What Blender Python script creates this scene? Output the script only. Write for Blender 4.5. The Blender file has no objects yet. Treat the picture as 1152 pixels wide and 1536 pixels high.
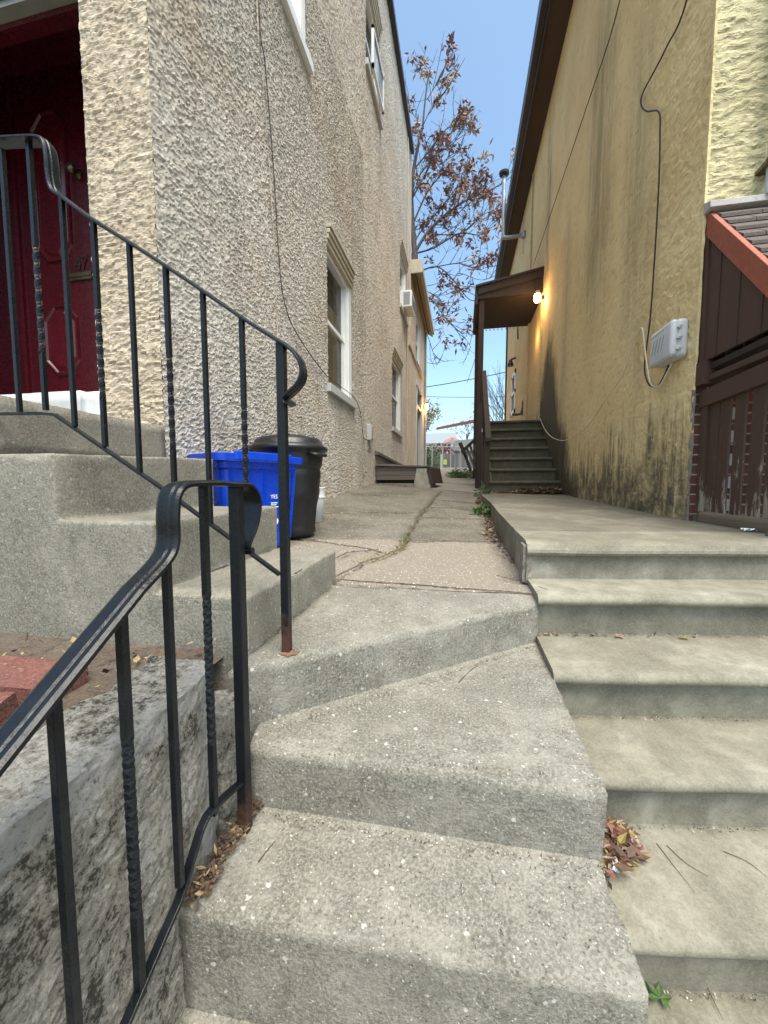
import bpy, bmesh, math, random
from math import sin, cos, pi, radians, atan, tan, sqrt
from mathutils import Vector, noise, Matrix
random.seed(7)
S = bpy.context.scene
COL = S.collection
EZ = 1.5            # eye height above the pavement; builders below measure heights from the eye
# ------------------------------------------------------------------ camera
TH = atan(43/577); AL = atan(116/577*cos(TH))
cd = bpy.data.cameras.new("camera"); cam = bpy.data.objects.new("camera", cd); COL.objects.link(cam)
cd.sensor_fit = 'VERTICAL'; cd.sensor_height = 24; cd.lens = 24*577/1536
cd.clip_start = .02; cd.clip_end = 2000
cam.location = (0, 0, EZ); cam.rotation_euler = (pi/2-TH, 0, AL)
S.camera = cam
# ------------------------------------------------------------------ world, sun, exposure
SUN_EL, SUN_ROT = radians(66), radians(150)
w = bpy.data.worlds.new("World"); S.world = w; w.use_nodes = True
nt = w.node_tree; bg = nt.nodes['Background']
sky = nt.nodes.new('ShaderNodeTexSky'); sky.sky_type = 'NISHITA'; sky.sun_disc = False
sky.sun_elevation = SUN_EL; sky.sun_rotation = SUN_ROT; sky.altitude = 0; sky.dust_density = 2.6; sky.ozone_density = 1.2
tint = nt.nodes.new('ShaderNodeMix'); tint.data_type = 'RGBA'; tint.blend_type = 'MULTIPLY'; tint.inputs[0].default_value = 1; tint.inputs[7].default_value = (.93, 1.03, .97, 1)
nt.links.new(sky.outputs[0], tint.inputs[6]); nt.links.new(tint.outputs[2], bg.inputs[0]); bg.inputs[1].default_value = .135
sd = bpy.data.lights.new("sun", 'SUN'); sun = bpy.data.objects.new("sun", sd); COL.objects.link(sun)
sd.energy = 2.1; sd.angle = radians(42); sd.color = (1, .92, .80)
sun.rotation_euler = (pi/2-SUN_EL, 0, pi-SUN_ROT)     # soft high light from the open street behind the photographer
S.view_settings.view_transform = 'Standard'; S.view_settings.look = 'None'; S.view_settings.gamma = 1
S.view_settings.exposure = 1.33
S.view_settings.use_white_balance = False
S.cycles.max_bounces = 8

# ------------------------------------------------------------------ pixel ray, used to read real positions off known planes
F = 577.
fw = Vector((-sin(AL)*cos(TH), cos(AL)*cos(TH), -sin(TH))); rt = Vector((cos(AL), sin(AL), 0)); upv = rt.cross(fw)
def P(x, y, **k):
    d = fw + rt*((x-576)/F) - upv*((y-768)/F); i = 'XYZ'.index(list(k)[0]); t = list(k.values())[0]/d[i]
    return d*t

# ------------------------------------------------------------------ materials
class N:
    def __init__(s, name, rough=.8):
        s.m = bpy.data.materials.new(name); s.m.use_nodes = True; s.t = s.m.node_tree
        s.b = s.t.nodes['Principled BSDF']; s.b.inputs['Roughness'].default_value = rough
        s.tc = s.t.nodes.new('ShaderNodeTexCoord').outputs['Object']
    def n(s, k): return s.t.nodes.new(k)
    def l(s, a, b): s.t.links.new(a, b)
    def mp(s, scale=(1,1,1), rot=(0,0,0), vec=None):
        m = s.n('ShaderNodeMapping'); m.inputs['Scale'].default_value = scale; m.inputs['Rotation'].default_value = rot
        s.l(vec or s.tc, m.inputs[0]); return m.outputs[0]
    def noise(s, scale, detail=4, rough=.6, vec=None, dist=0):
        n = s.n('ShaderNodeTexNoise'); n.inputs['Scale'].default_value = scale; n.inputs['Detail'].default_value = detail
        n.inputs['Roughness'].default_value = rough; n.inputs['Distortion'].default_value = dist
        s.l(vec or s.tc, n.inputs[0]); return n.outputs[0]
    def vor(s, scale, vec=None, out='Distance', feat='F1', rand=1):
        n = s.n('ShaderNodeTexVoronoi'); n.feature = feat; n.inputs['Scale'].default_value = scale
        n.inputs['Randomness'].default_value = rand
        s.l(vec or s.tc, n.inputs[0]); return n.outputs[out]
    def ramp(s, f, a, b, lo=0., hi=1.):
        n = s.n('ShaderNodeMapRange'); n.interpolation_type = 'SMOOTHSTEP'; s.l(f, n.inputs[0])
        for i, v in zip((1,2,3,4), (a,b,lo,hi)): n.inputs[i].default_value = v
        return n.outputs[0]
    def math(s, op, a, b=None, c=None):
        n = s.n('ShaderNodeMath'); n.operation = op
        for i, v in enumerate((a,b,c)):
            if v is None: continue
            if isinstance(v, (int,float)): n.inputs[i].default_value = v
            else: s.l(v, n.inputs[i])
        return n.outputs[0]
    def mix(s, f, a, b, mode='MIX'):
        n = s.n('ShaderNodeMix'); n.data_type = 'RGBA'; n.blend_type = mode
        for i, v in ((0,f),(6,a),(7,b)):
            if isinstance(v, (int,float)): n.inputs[i].default_value = v
            elif isinstance(v, tuple): n.inputs[i].default_value = (*v, 1)
            else: s.l(v, n.inputs[i])
        return n.outputs[2]
    def xyz(s):
        n = s.n('ShaderNodeSeparateXYZ'); s.l(s.tc, n.inputs[0]); return n.outputs
    def col(s, c):
        if isinstance(c, tuple): s.b.inputs['Base Color'].default_value = (*c, 1)
        else: s.l(c, s.b.inputs['Base Color'])
    def bump(s, h, dist=.004, st=1):
        n = s.n('ShaderNodeBump'); n.inputs['Strength'].default_value = st; n.inputs['Distance'].default_value = dist
        s.l(h, n.inputs['Height']); s.l(n.outputs[0], s.b.inputs['Normal'])
    def disp(s, h, scale, mid=.0):
        n = s.n('ShaderNodeDisplacement'); n.inputs['Scale'].default_value = scale; n.inputs['Midlevel'].default_value = mid
        s.l(h, n.inputs['Height']); s.l(n.outputs[0], s.t.nodes['Material Output'].inputs['Displacement'])
        s.m.displacement_method = 'BOTH'
    def rough(s, f): s.l(f, s.b.inputs['Roughness'])

def concrete(name, c1, c2, speck=.5, pits=.5, bump=.003, stain=(.07,.065,.05), stain_amt=.4, sc=1., grain=1.):
    m = N(name, .85)
    big = m.ramp(m.noise(3.2*sc, 7, .7, dist=.3), .4, .6); mid = m.ramp(m.noise(11*sc, 6, .7), .3, .7)
    c = m.mix(big, c1, c2); c = m.mix(m.math('MULTIPLY', mid, .6), c, tuple(v*.6 for v in c1))
    fine = m.noise(150*sc, 4, .75)
    c = m.mix(m.ramp(fine, .42, .62, 0, .55*grain), c, tuple(min(1,v*1.45) for v in c2))
    c = m.mix(m.ramp(m.noise(90*sc, 4, .8), .44, .34, 0, .7*grain), c, tuple(v*.45 for v in c1))
    st = m.math('MULTIPLY', m.ramp(m.noise(3.1*sc, 7, .72, dist=.4), .55, .72), stain_amt)
    c = m.mix(st, c, stain)
    # aggregate chips: sparse pale flecks of two sizes with broken outlines, a few dark pits
    wn = m.n('ShaderNodeTexNoise'); wn.inputs['Scale'].default_value = 120; m.l(m.tc, wn.inputs[0])
    vm = m.n('ShaderNodeVectorMath'); vm.operation = 'MULTIPLY_ADD'; m.l(wn.outputs['Color'], vm.inputs[0]); vm.inputs[1].default_value = (.012,)*3; m.l(m.tc, vm.inputs[2])
    dk = None
    for k, (sca, lo) in enumerate(((75*sc,.94),(190*sc,.90))):
        v = m.n('ShaderNodeTexVoronoi'); v.inputs['Scale'].default_value = sca; m.l(vm.outputs[0], v.inputs[0])
        sp = m.n('ShaderNodeSeparateColor'); m.l(v.outputs['Color'], sp.inputs[0])
        size = m.math('MULTIPLY_ADD', sp.outputs[2], .3, .1)
        dot = m.ramp(m.math('SUBTRACT', v.outputs['Distance'], size), .07, -.07)
        ch = m.math('MULTIPLY', m.math('MULTIPLY', m.ramp(sp.outputs[0], lo, lo+.02), dot), speck*(.9 if k else .75))
        c = m.mix(ch, c, (.60,.585,.55))
        if k: dk = m.math('MULTIPLY', m.math('MULTIPLY', m.ramp(sp.outputs[1], .95, .96), dot), pits)
    c = m.mix(m.math('MULTIPLY', dk, .7), c, (.09,.085,.075))
    m.col(c)
    h = m.math('ADD', m.math('MULTIPLY', fine, .5), m.math('MULTIPLY', m.noise(38*sc, 5, .7), .8))
    h = m.math('SUBTRACT', h, m.math('MULTIPLY', dk, 1.2)); m.bump(h, bump)
    return m.m

def paint(name, c, rough=.5, var=.15, bump=.0008, metal=0, dirt=None):
    m = N(name, rough); m.b.inputs['Metallic'].default_value = metal
    k = m.mix(m.ramp(m.noise(9, 6, .7), .3, .7), tuple(v*(1-var) for v in c), tuple(min(1, v*(1+var)) for v in c))
    if dirt: k = m.mix(m.ramp(m.noise(26, 7, .75), .52, .72, 0, .6), k, dirt)
    m.col(k); m.bump(m.noise(60, 4, .7), bump); m.rough(m.ramp(m.noise(30, 4), .3, .7, rough*.8, min(1, rough*1.2)))
    return m.m

def stucco_mat(name, c1, c2, streak, scale, edge, dirt_fn=None, amp=None):
    """trowelled stucco: ledges pulled sideways (streak = mapping scale of the wall's own axes)"""
    m = N(name, .92)
    warp = m.n('ShaderNodeTexNoise'); warp.inputs['Scale'].default_value = 9; warp.inputs['Detail'].default_value = 2
    m.l(m.tc, warp.inputs[0])
    vm = m.n('ShaderNodeVectorMath'); vm.operation = 'MULTIPLY_ADD'; m.l(warp.outputs['Color'], vm.inputs[0])
    vm.inputs[1].default_value = (.09,.09,.09); m.l(m.tc, vm.inputs[2])
    a = m.noise(1, 6, .58, vec=m.mp(streak, vec=vm.outputs[0]))
    led = m.ramp(a, .5-edge, .5+edge)
    a2 = m.noise(1, 3, .6, vec=m.mp(tuple(v*1.9 for v in streak), (0,0,0), vec=vm.outputs[0]))
    led2 = m.ramp(a2, .55-edge, .55+edge)
    h = m.math('ADD', m.math('MULTIPLY', led, .62), m.math('MULTIPLY', led2, .38))
    fine = m.noise(140, 4, .7)
    h = m.math('ADD', h, m.math('MULTIPLY', fine, .12))
    if amp:
        h2 = m.math('MULTIPLY', m.math('SUBTRACT', h, .5), m.ramp(m.math('ADD', m.xyz()[1], 8.0), *amp)); m.disp(h2, scale, 0)
    else: m.disp(h, scale, .5)
    c = m.mix(m.ramp(m.noise(1.3, 5, .6), .3, .7), c1, c2)
    c = m.mix(m.ramp(fine, .4, .7, 0, .3), c, tuple(min(1,v*1.25) for v in c2))
    c = m.mix(m.ramp(h, .35, .1, 0, .35), c, tuple(v*.55 for v in c1))     # darker tone in the low spots of the trowelling
    if dirt_fn: c = dirt_fn(m, c)
    m.col(c); return m.m

def left_dirt(m, c):
    o = m.xyz()
    st = m.noise(1, 6, .7, vec=m.mp((3, 5.5, .45)))
    c = m.mix(m.ramp(st, .52, .75, 0, .5), c, (.17, .155, .14))
    wrm = m.ramp(m.noise(1.1, 4, .6), .45, .7, 0, .35); c = m.mix(wrm, c, (.42, .31, .2))
    low = m.math('MULTIPLY', m.ramp(o[2], 1.6, .1), m.ramp(m.noise(5, 6, .7), .45, .7))
    return m.mix(m.math('MULTIPLY', low, .5), c, (.12, .11, .1))
def right_dirt(m, c):
    o = m.xyz(); z = m.math('SUBTRACT', o[2], .3); y = m.math('ADD', o[1], 8.0)
    st = m.noise(1, 7, .72, vec=m.mp((9, 9, .6))); blot = m.noise(1.0, 5, .65, vec=m.mp((1.6, 1.6, .8)))
    fst = m.noise(1, 8, .75, vec=m.mp((22, 22, 2.2)))
    cen = lambda n_, k: m.math('MULTIPLY', m.math('SUBTRACT', n_, .5), k)
    # algae band rising from the ground, torn by vertical streaks
    h = m.math('ADD', m.math('ADD', z, cen(st, -2.2)), m.math('ADD', cen(blot, -1.6), cen(fst, -1.6)))
    c = m.mix(m.math('MULTIPLY', m.ramp(h, .62, -.12, 0, .92), m.ramp(m.noise(5.5, 7, .75, dist=.4), .34, .56, .35, 1)), c, (.075, .068, .048))
    # dark growth spreading round the rear stair
    bl = m.math('ADD', m.math('MULTIPLY', m.math('ABSOLUTE', m.math('SUBTRACT', y, 8.3)), .55), m.math('MULTIPLY', z, .42))
    bl = m.math('ADD', bl, m.math('ADD', cen(blot, -1.0), cen(fst, -.35)))
    c = m.mix(m.ramp(bl, 1.35, .95, 0, .93), c, (.045, .042, .03))
    # run-off streaks below the eave
    for yc, wd, z0, z1, amt in ((8.75, .35, 3.4, 7.2, .75), (5.6, .75, 2.0, 6.2, .62), (4.4, .5, 1.3, 4.2, .5), (7.0, .4, .6, 4.4, .35)):
        g = m.ramp(m.math('ABSOLUTE', m.math('ADD', m.math('SUBTRACT', y, yc), cen(blot, .9))), wd, 0)
        g = m.math('MULTIPLY', g, m.math('MULTIPLY', m.ramp(z, z0-.5, z0+1.0), m.ramp(z, z1+.8, z1-.8)))
        g = m.math('MULTIPLY', g, m.ramp(m.math('ADD', st, cen(fst, .6)), .3, .62, .15, 1))
        c = m.mix(m.math('MULTIPLY', g, amt), c, (.13, .12, .085))
    v1 = m.math('MULTIPLY', m.ramp(m.noise(1, 5, .7, vec=m.mp((2.2, 2.2, .5))), .55, .75), m.ramp(fst, .3, .7))
    return m.mix(m.math('MULTIPLY', v1, .55), c, (.25, .21, .13))

M = {}
M['stucco'] = stucco_mat('grey_tan_stucco', (.455,.415,.36), (.57,.525,.46), (19, 20, 74), .0098, .05, left_dirt)
M['stucco_front'] = stucco_mat('tan_front_stucco', (.46,.375,.275), (.56,.475,.365), (15, 15, 64), .0105, .05)
M['stucco_far'] = stucco_mat('far_stucco', (.50,.42,.33), (.58,.49,.39), (17, 17, 40), .008, .08, left_dirt)
M['yellow'] = stucco_mat('yellow_stucco', (.64,.49,.245), (.74,.595,.33), (9, 9, 12), .008, .2, right_dirt, (3.3, 5.0, 1.1, .4))
M['yellow_front'] = stucco_mat('yellow_front_stucco', (.46,.405,.23), (.56,.50,.31), (8, 8, 30), .012, .06)
M['conc'] = concrete('step_concrete', (.150,.141,.114), (.262,.249,.212), .9, .8, .006)
M['conc_warm'] = concrete('stoop_concrete', (.165,.153,.12), (.25,.234,.19), .5, .6, .005)
M['conc_green'] = concrete('smooth_step_concrete', (.168,.155,.115), (.265,.248,.192), .10, .3, .003, stain=(.40,.385,.33), stain_amt=.75, sc=.8, grain=.35)
M['conc_slab'] = concrete('brownish_slab_concrete', (.115,.105,.078), (.19,.175,.135), .1, .3, .003, stain=(.26,.24,.19), stain_amt=.6, sc=.8, grain=.5)
M['conc_dark'] = concrete('dark_slab_concrete', (.17,.155,.125), (.24,.22,.18), .4, .5, .004)
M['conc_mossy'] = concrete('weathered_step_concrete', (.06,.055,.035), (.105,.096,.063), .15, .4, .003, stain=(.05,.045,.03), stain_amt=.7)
M['asphalt'] = concrete('pavement', (.25,.24,.22), (.31,.30,.28), .3, .3)

def aggregate():
    m = N('exposed_aggregate', .85)
    v = m.n('ShaderNodeTexVoronoi'); v.inputs['Scale'].default_value = 95; m.l(m.tc, v.inputs[0])
    s = m.n('ShaderNodeSeparateColor'); m.l(v.outputs['Color'], s.inputs[0])
    c = m.mix(s.outputs[0], (.30,.25,.19), (.56,.50,.41))
    c = m.mix(m.ramp(s.outputs[1], .8, .9), c, (.72,.68,.6)); c = m.mix(m.ramp(v.outputs['Distance'], .35, .6), c, (.21,.185,.15))
    c = m.mix(m.ramp(m.noise(3, 6, .7), .45, .7, 0, .5), c, (.23,.2,.16))
    m.col(c); m.bump(m.math('ADD', m.math('MULTIPLY', v.outputs['Distance'], -1), m.noise(30,4)), .004); return m.m
M['agg'] = aggregate()

def wallrough():
    m = N('crumbling_wall_concrete', .95); o = m.xyz()
    n1 = m.noise(5, 8, .75, dist=.3); n2 = m.noise(95, 8, .85); n3 = m.noise(30, 8, .85)
    k = m.math('ADD', m.math('MULTIPLY', n1, .35), m.math('ADD', m.math('MULTIPLY', n3, .3), m.math('MULTIPLY', n2, .35)))
    c = m.mix(m.ramp(k, .45, .49), (.085,.078,.058), (.50,.47,.40)); c = m.mix(m.ramp(k, .515, .535), c, (.80,.77,.70))
    c = m.mix(m.ramp(n2, .46, .38, 0, .6), c, (.05,.047,.04)); c = m.mix(m.ramp(m.noise(3, 5, .6), .55, .7, 0, .35), c, (.24,.21,.14))
    wv = m.math('MULTIPLY', m.math('SUBTRACT', n3, .5), .09)
    ed = m.math('ABSOLUTE', m.math('ADD', m.math('ADD', o[2], .06), wv))
    f = m.math('MULTIPLY', m.ramp(ed, .035, .018), m.math('MULTIPLY', m.ramp(o[0], .03, .05), m.ramp(n2, .3, .5)))
    c = m.mix(m.math('MULTIPLY', f, .85), c, (.70,.68,.64))   # flaking whitewash along the arris
    e = m.math('MULTIPLY', m.ramp(m.math('ADD', o[1], wv), .20, .26), m.math('MULTIPLY', m.ramp(n2, .35, .5), m.ramp(o[0], .0, .03)))
    c = m.mix(m.math('MULTIPLY', e, .8), c, (.66,.64,.59))
    m.col(c); m.bump(m.math('ADD', n3, m.math('MULTIPLY', n2, .9)), .03); return m.m
M['wall_rough'] = wallrough()

def wood(name, c1, c2, peel=None, scale=(3, 60, 60)):
    m = N(name, .75); g = m.noise(1, 6, .7, vec=m.mp(scale), dist=.3)
    c = m.mix(g, c1, c2)
    if peel:
        o = m.xyz(); a = m.noise(1, 6, .75, vec=m.mp((26, 26, 4)))
        f = m.ramp(m.math('ADD', a, m.math('MULTIPLY', o[2], -.34)), .47, .51)
        c = m.mix(f, c, peel)
    m.col(c); m.bump(g, .003); return m.m
M['brown_paint'] = wood('chipped_brown_paint', (.058,.030,.020), (.088,.048,.034), (.30,.25,.20), (40,40,5))
M['brown_panel'] = wood('brown_panel_paint', (.062,.029,.020), (.080,.040,.028), None, (12,12,2))
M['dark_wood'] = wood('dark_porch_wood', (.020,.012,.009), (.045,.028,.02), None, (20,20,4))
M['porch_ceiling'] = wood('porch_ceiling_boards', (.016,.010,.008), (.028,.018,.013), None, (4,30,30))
M['grey_wood'] = wood('weathered_boards', (.065,.05,.042), (.17,.14,.12), None, (3,60,60))
M['beam_wood'] = wood('weathered_beam', (.10,.075,.05), (.24,.19,.14), None, (60,4,60))
M['iron'] = paint('black_iron_paint', (.006,.0075,.010), .30, .3, .0015, 0, (.016,.016,.017))
def rusty():
    m = N('iron_with_rust', .42); o = m.xyz()
    f = m.ramp(m.math('ADD', o[2], m.math('MULTIPLY', m.math('SUBTRACT', m.noise(30,5,.7), .5), -.22)), .13, .02)
    c = m.mix(f, (.006,.0075,.010), m.mix(m.noise(60,4), (.035,.018,.013), (.09,.04,.025)))
    m.col(c); m.rough(m.ramp(f, 0, 1, .36, .9)); m.bump(m.noise(80,4), .0015); return m.m
M['iron_rust'] = rusty()
for k_ in ('iron','iron_rust'): M[k_].node_tree.nodes['Principled BSDF'].inputs['Specular IOR Level'].default_value = .3
M['rust'] = paint('rust_stain', (.15,.085,.05), .95, .6, .002, 0, (.24,.2,.15))
M['white'] = paint('white_paint', (.46,.46,.45), .5, .05, .0006, 0, (.5,.48,.44))
M['white_trim'] = paint('white_vinyl', (.78,.78,.77), .35, .03)
M['cream'] = paint('cream_trim', (.48,.43,.33), .6, .1, .001, 0, (.3,.25,.18))
M['marble'] = paint('marble_sill', (.6,.6,.6), .6, .1, .001, 0, (.3,.34,.38))
M['lintel_grey'] = paint('lintel_grey_green', (.17,.175,.15), .6, .1)
M['hood'] = paint('dark_green_grey_panel', (.07,.075,.055), .6, .1)
M['door_red'] = paint('dark_red_door', (.055,.004,.008), .28, .12)
M['door_line'] = paint('door_moulding_red', (.07,.006,.011), .24, .12)
M['brass'] = paint('aged_brass', (.12,.10,.06), .35, .3, .001, .8)
M['orange'] = paint('terracotta_fascia', (.30,.075,.042), .6, .12, .001, 0, (.20,.06,.035))
M['black_plastic'] = paint('black_plastic', (.013,.013,.014), .38, .2)
M['blue_plastic'] = paint('blue_plastic', (.003,.05,.50), .30, .12, .0006)
M['grey_plastic'] = paint('grey_plastic', (.52,.54,.58), .42, .05)
M['grey_slot'] = paint('grey_plastic_shadowline', (.26,.27,.30), .6, .05)
M['cable'] = paint('black_cable', (.015,.014,.014), .6, .1)
M['cord'] = paint('cream_cord', (.66,.61,.5), .6, .1)
M['brown_metal'] = paint('brown_gutter', (.022,.013,.011), .35, .2)
M['soffit'] = wood('brown_soffit', (.045,.026,.018), (.075,.043,.03), None, (6,1,1))
M['soffit_cream'] = paint('cream_soffit', (.36,.30,.2), .6, .1)
M['grey_metal'] = paint('galvanised_pipe', (.36,.37,.39), .4, .15, .001, .5)
M['dspout'] = paint('pale_blue_downspout', (.42,.47,.53), .5, .08)
M['flash'] = paint('painted_flashing', (.42,.38,.37), .6, .12, .001, 0, (.2,.17,.16))
M['brick_red'] = concrete('red_paver', (.13,.05,.038), (.21,.08,.062), .25, .8, .006, stain=(.10,.07,.055), stain_amt=.6)
M['soil'] = concrete('soil', (.075,.055,.04), (.13,.10,.075), .2, .4, .012)
M['terrain'] = concrete('terrain', (.10,.10,.06), (.17,.16,.1), .2, .4, .01)
M['roof_far'] = paint('grey_roof', (.22,.25,.27), .8, .15)
M['far_white'] = paint('far_white_wall', (.78,.74,.72), .7, .05)
M['pinkish'] = paint('pale_red_trim', (.58,.30,.26), .7, .08)
M['red_shrub'] = paint('red_shrub_leaf', (.12,.035,.035), .7, .4)
M['bark'] = paint('bark', (.075,.058,.048), .9, .3, .004)
M['leaf_brown'] = paint("russet_leaf", (.20,.085,.065), .7, .45)
M['leaf_tan'] = paint('tan_leaf', (.34,.215,.15), .7, .35)
M['leaf_green'] = paint('weed_leaf', (.065,.125,.03), .6, .4)
M['leaf_olive'] = paint('olive_leaf', (.24,.2,.06), .6, .4)
M['leaf_dry'] = paint('dry_grass', (.30,.22,.11), .8, .35)
M['leaf_pale'] = paint('pale_dry_seed_wing', (.36,.27,.21), .7, .25)
M['leaf_dark'] = paint('dark_dry_leaf', (.085,.048,.03), .8, .4)
M['grit_pale'] = paint('pale_grit', (.42,.39,.33), .9, .3)
M['paper'] = paint('white_paper', (.82,.84,.88), .6, .05)
M['dark_stuff'] = paint('dark_gap', (.012,.01,.009), .9, .1)
M['blind'] = paint('cream_window_blind', (.62,.5,.3), .7, .12)
M['print_white'] = paint('white_print', (.8,.85,.95), .5, .02)
M['yellow_sign'] = paint('yellow_green_sign', (.5,.6,.1), .6, .05)
M['wire_fence'] = paint('grey_fence_metal', (.42,.43,.42), .5, .1)
M['dark_boards'] = wood('dark_grey_boards', (.07,.075,.07), (.13,.135,.13), None, (12,12,2))

def glass():
    m = N('window_glass', .04); m.b.inputs['Base Color'].default_value = (.02,.024,.03,1)
    m.b.inputs['Alpha'].default_value = .35; m.b.inputs['IOR'].default_value = 1.5; m.b.inputs['Specular IOR Level'].default_value = .8
    return m.m
M['glass'] = glass()
def emis(name, c, e):
    m = N(name); m.b.inputs['Emission Color'].default_value = (*c,1); m.b.inputs['Emission Strength'].default_value = e
    m.b.inputs['Base Color'].default_value = (*c,1); return m.m
M['lamp'] = emis('lit_lamp_glass', (1,.62,.22), 9)
def bricks():
    m = N('red_brick', .85)
    b = m.n('ShaderNodeTexBrick'); b.inputs['Scale'].default_value = 1
    b.inputs['Brick Width'].default_value = .21; b.inputs['Row Height'].default_value = .073; b.inputs['Mortar Size'].default_value = .006
    b.inputs['Color1'].default_value = (.17,.05,.035,1); b.inputs['Color2'].default_value = (.09,.03,.022,1); b.inputs['Mortar'].default_value = (.32,.27,.22,1)
    m.l(m.mp((1,1,1), (pi/2,0,0)), b.inputs[0]); m.col(m.mix(m.ramp(m.noise(20,5),.4,.7,0,.4), b.outputs[0], (.06,.03,.025)))
    m.bump(b.outputs[1], -.006); return m.m
M['brick'] = bricks()
def shingle():
    m = N('asphalt_shingles', .9); c = m.mix(m.noise(7,5,.7), (.06,.046,.04), (.12,.095,.084))
    m.col(m.mix(m.ramp(m.noise(160,3),.5,.7), c, (.17,.145,.13))); m.bump(m.noise(160,3), .003); return m.m
M['shingle'] = shingle()

# ------------------------------------------------------------------ object helpers
LOC = {}
def tag(o, label=None, cat=None, group=None, kind=None):
    if label: o['label'] = label
    if cat: o['category'] = cat
    if group: o['group'] = group
    if kind: o['kind'] = kind
    return o
def thing(name, label, cat, loc, group=None):
    o = bpy.data.objects.new(name, None); COL.objects.link(o); o.empty_display_size = .1
    o.location = (loc[0], loc[1], loc[2]+EZ); LOC[o] = Vector(loc); return tag(o, label, cat, group)
def link(me, name, mat, parent=None, loc=None, bevel=0, smooth=False, seg=2):
    o = bpy.data.objects.new(name, me); COL.objects.link(o)
    if parent is not None:
        L = LOC[parent]; o.parent = parent; LOC[o] = L
    else:
        L = Vector(loc or (0,0,0)); o.location = (L.x, L.y, L.z+EZ); LOC[o] = L
    if L.length: me.transform(Matrix.Translation(-L))
    if mat: me.materials.append(M[mat] if isinstance(mat, str) else mat)
    if bevel:
        b = o.modifiers.new('bevel', 'BEVEL'); b.width = bevel; b.segments = seg; b.limit_method = 'ANGLE'; b.angle_limit = radians(40)
    if smooth:
        for p in me.polygons: p.use_smooth = True
    return o
def crv_(pts, n=5):
    out = []
    for a, b in zip(pts, pts[1:]):
        for k in range(n): p = a.lerp(b, k/n); out.append(p+Vector((noise.noise(p*90), noise.noise(p*90+Vector((5,5,5))), 0))*.004)
    return out+[pts[-1]]
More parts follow.
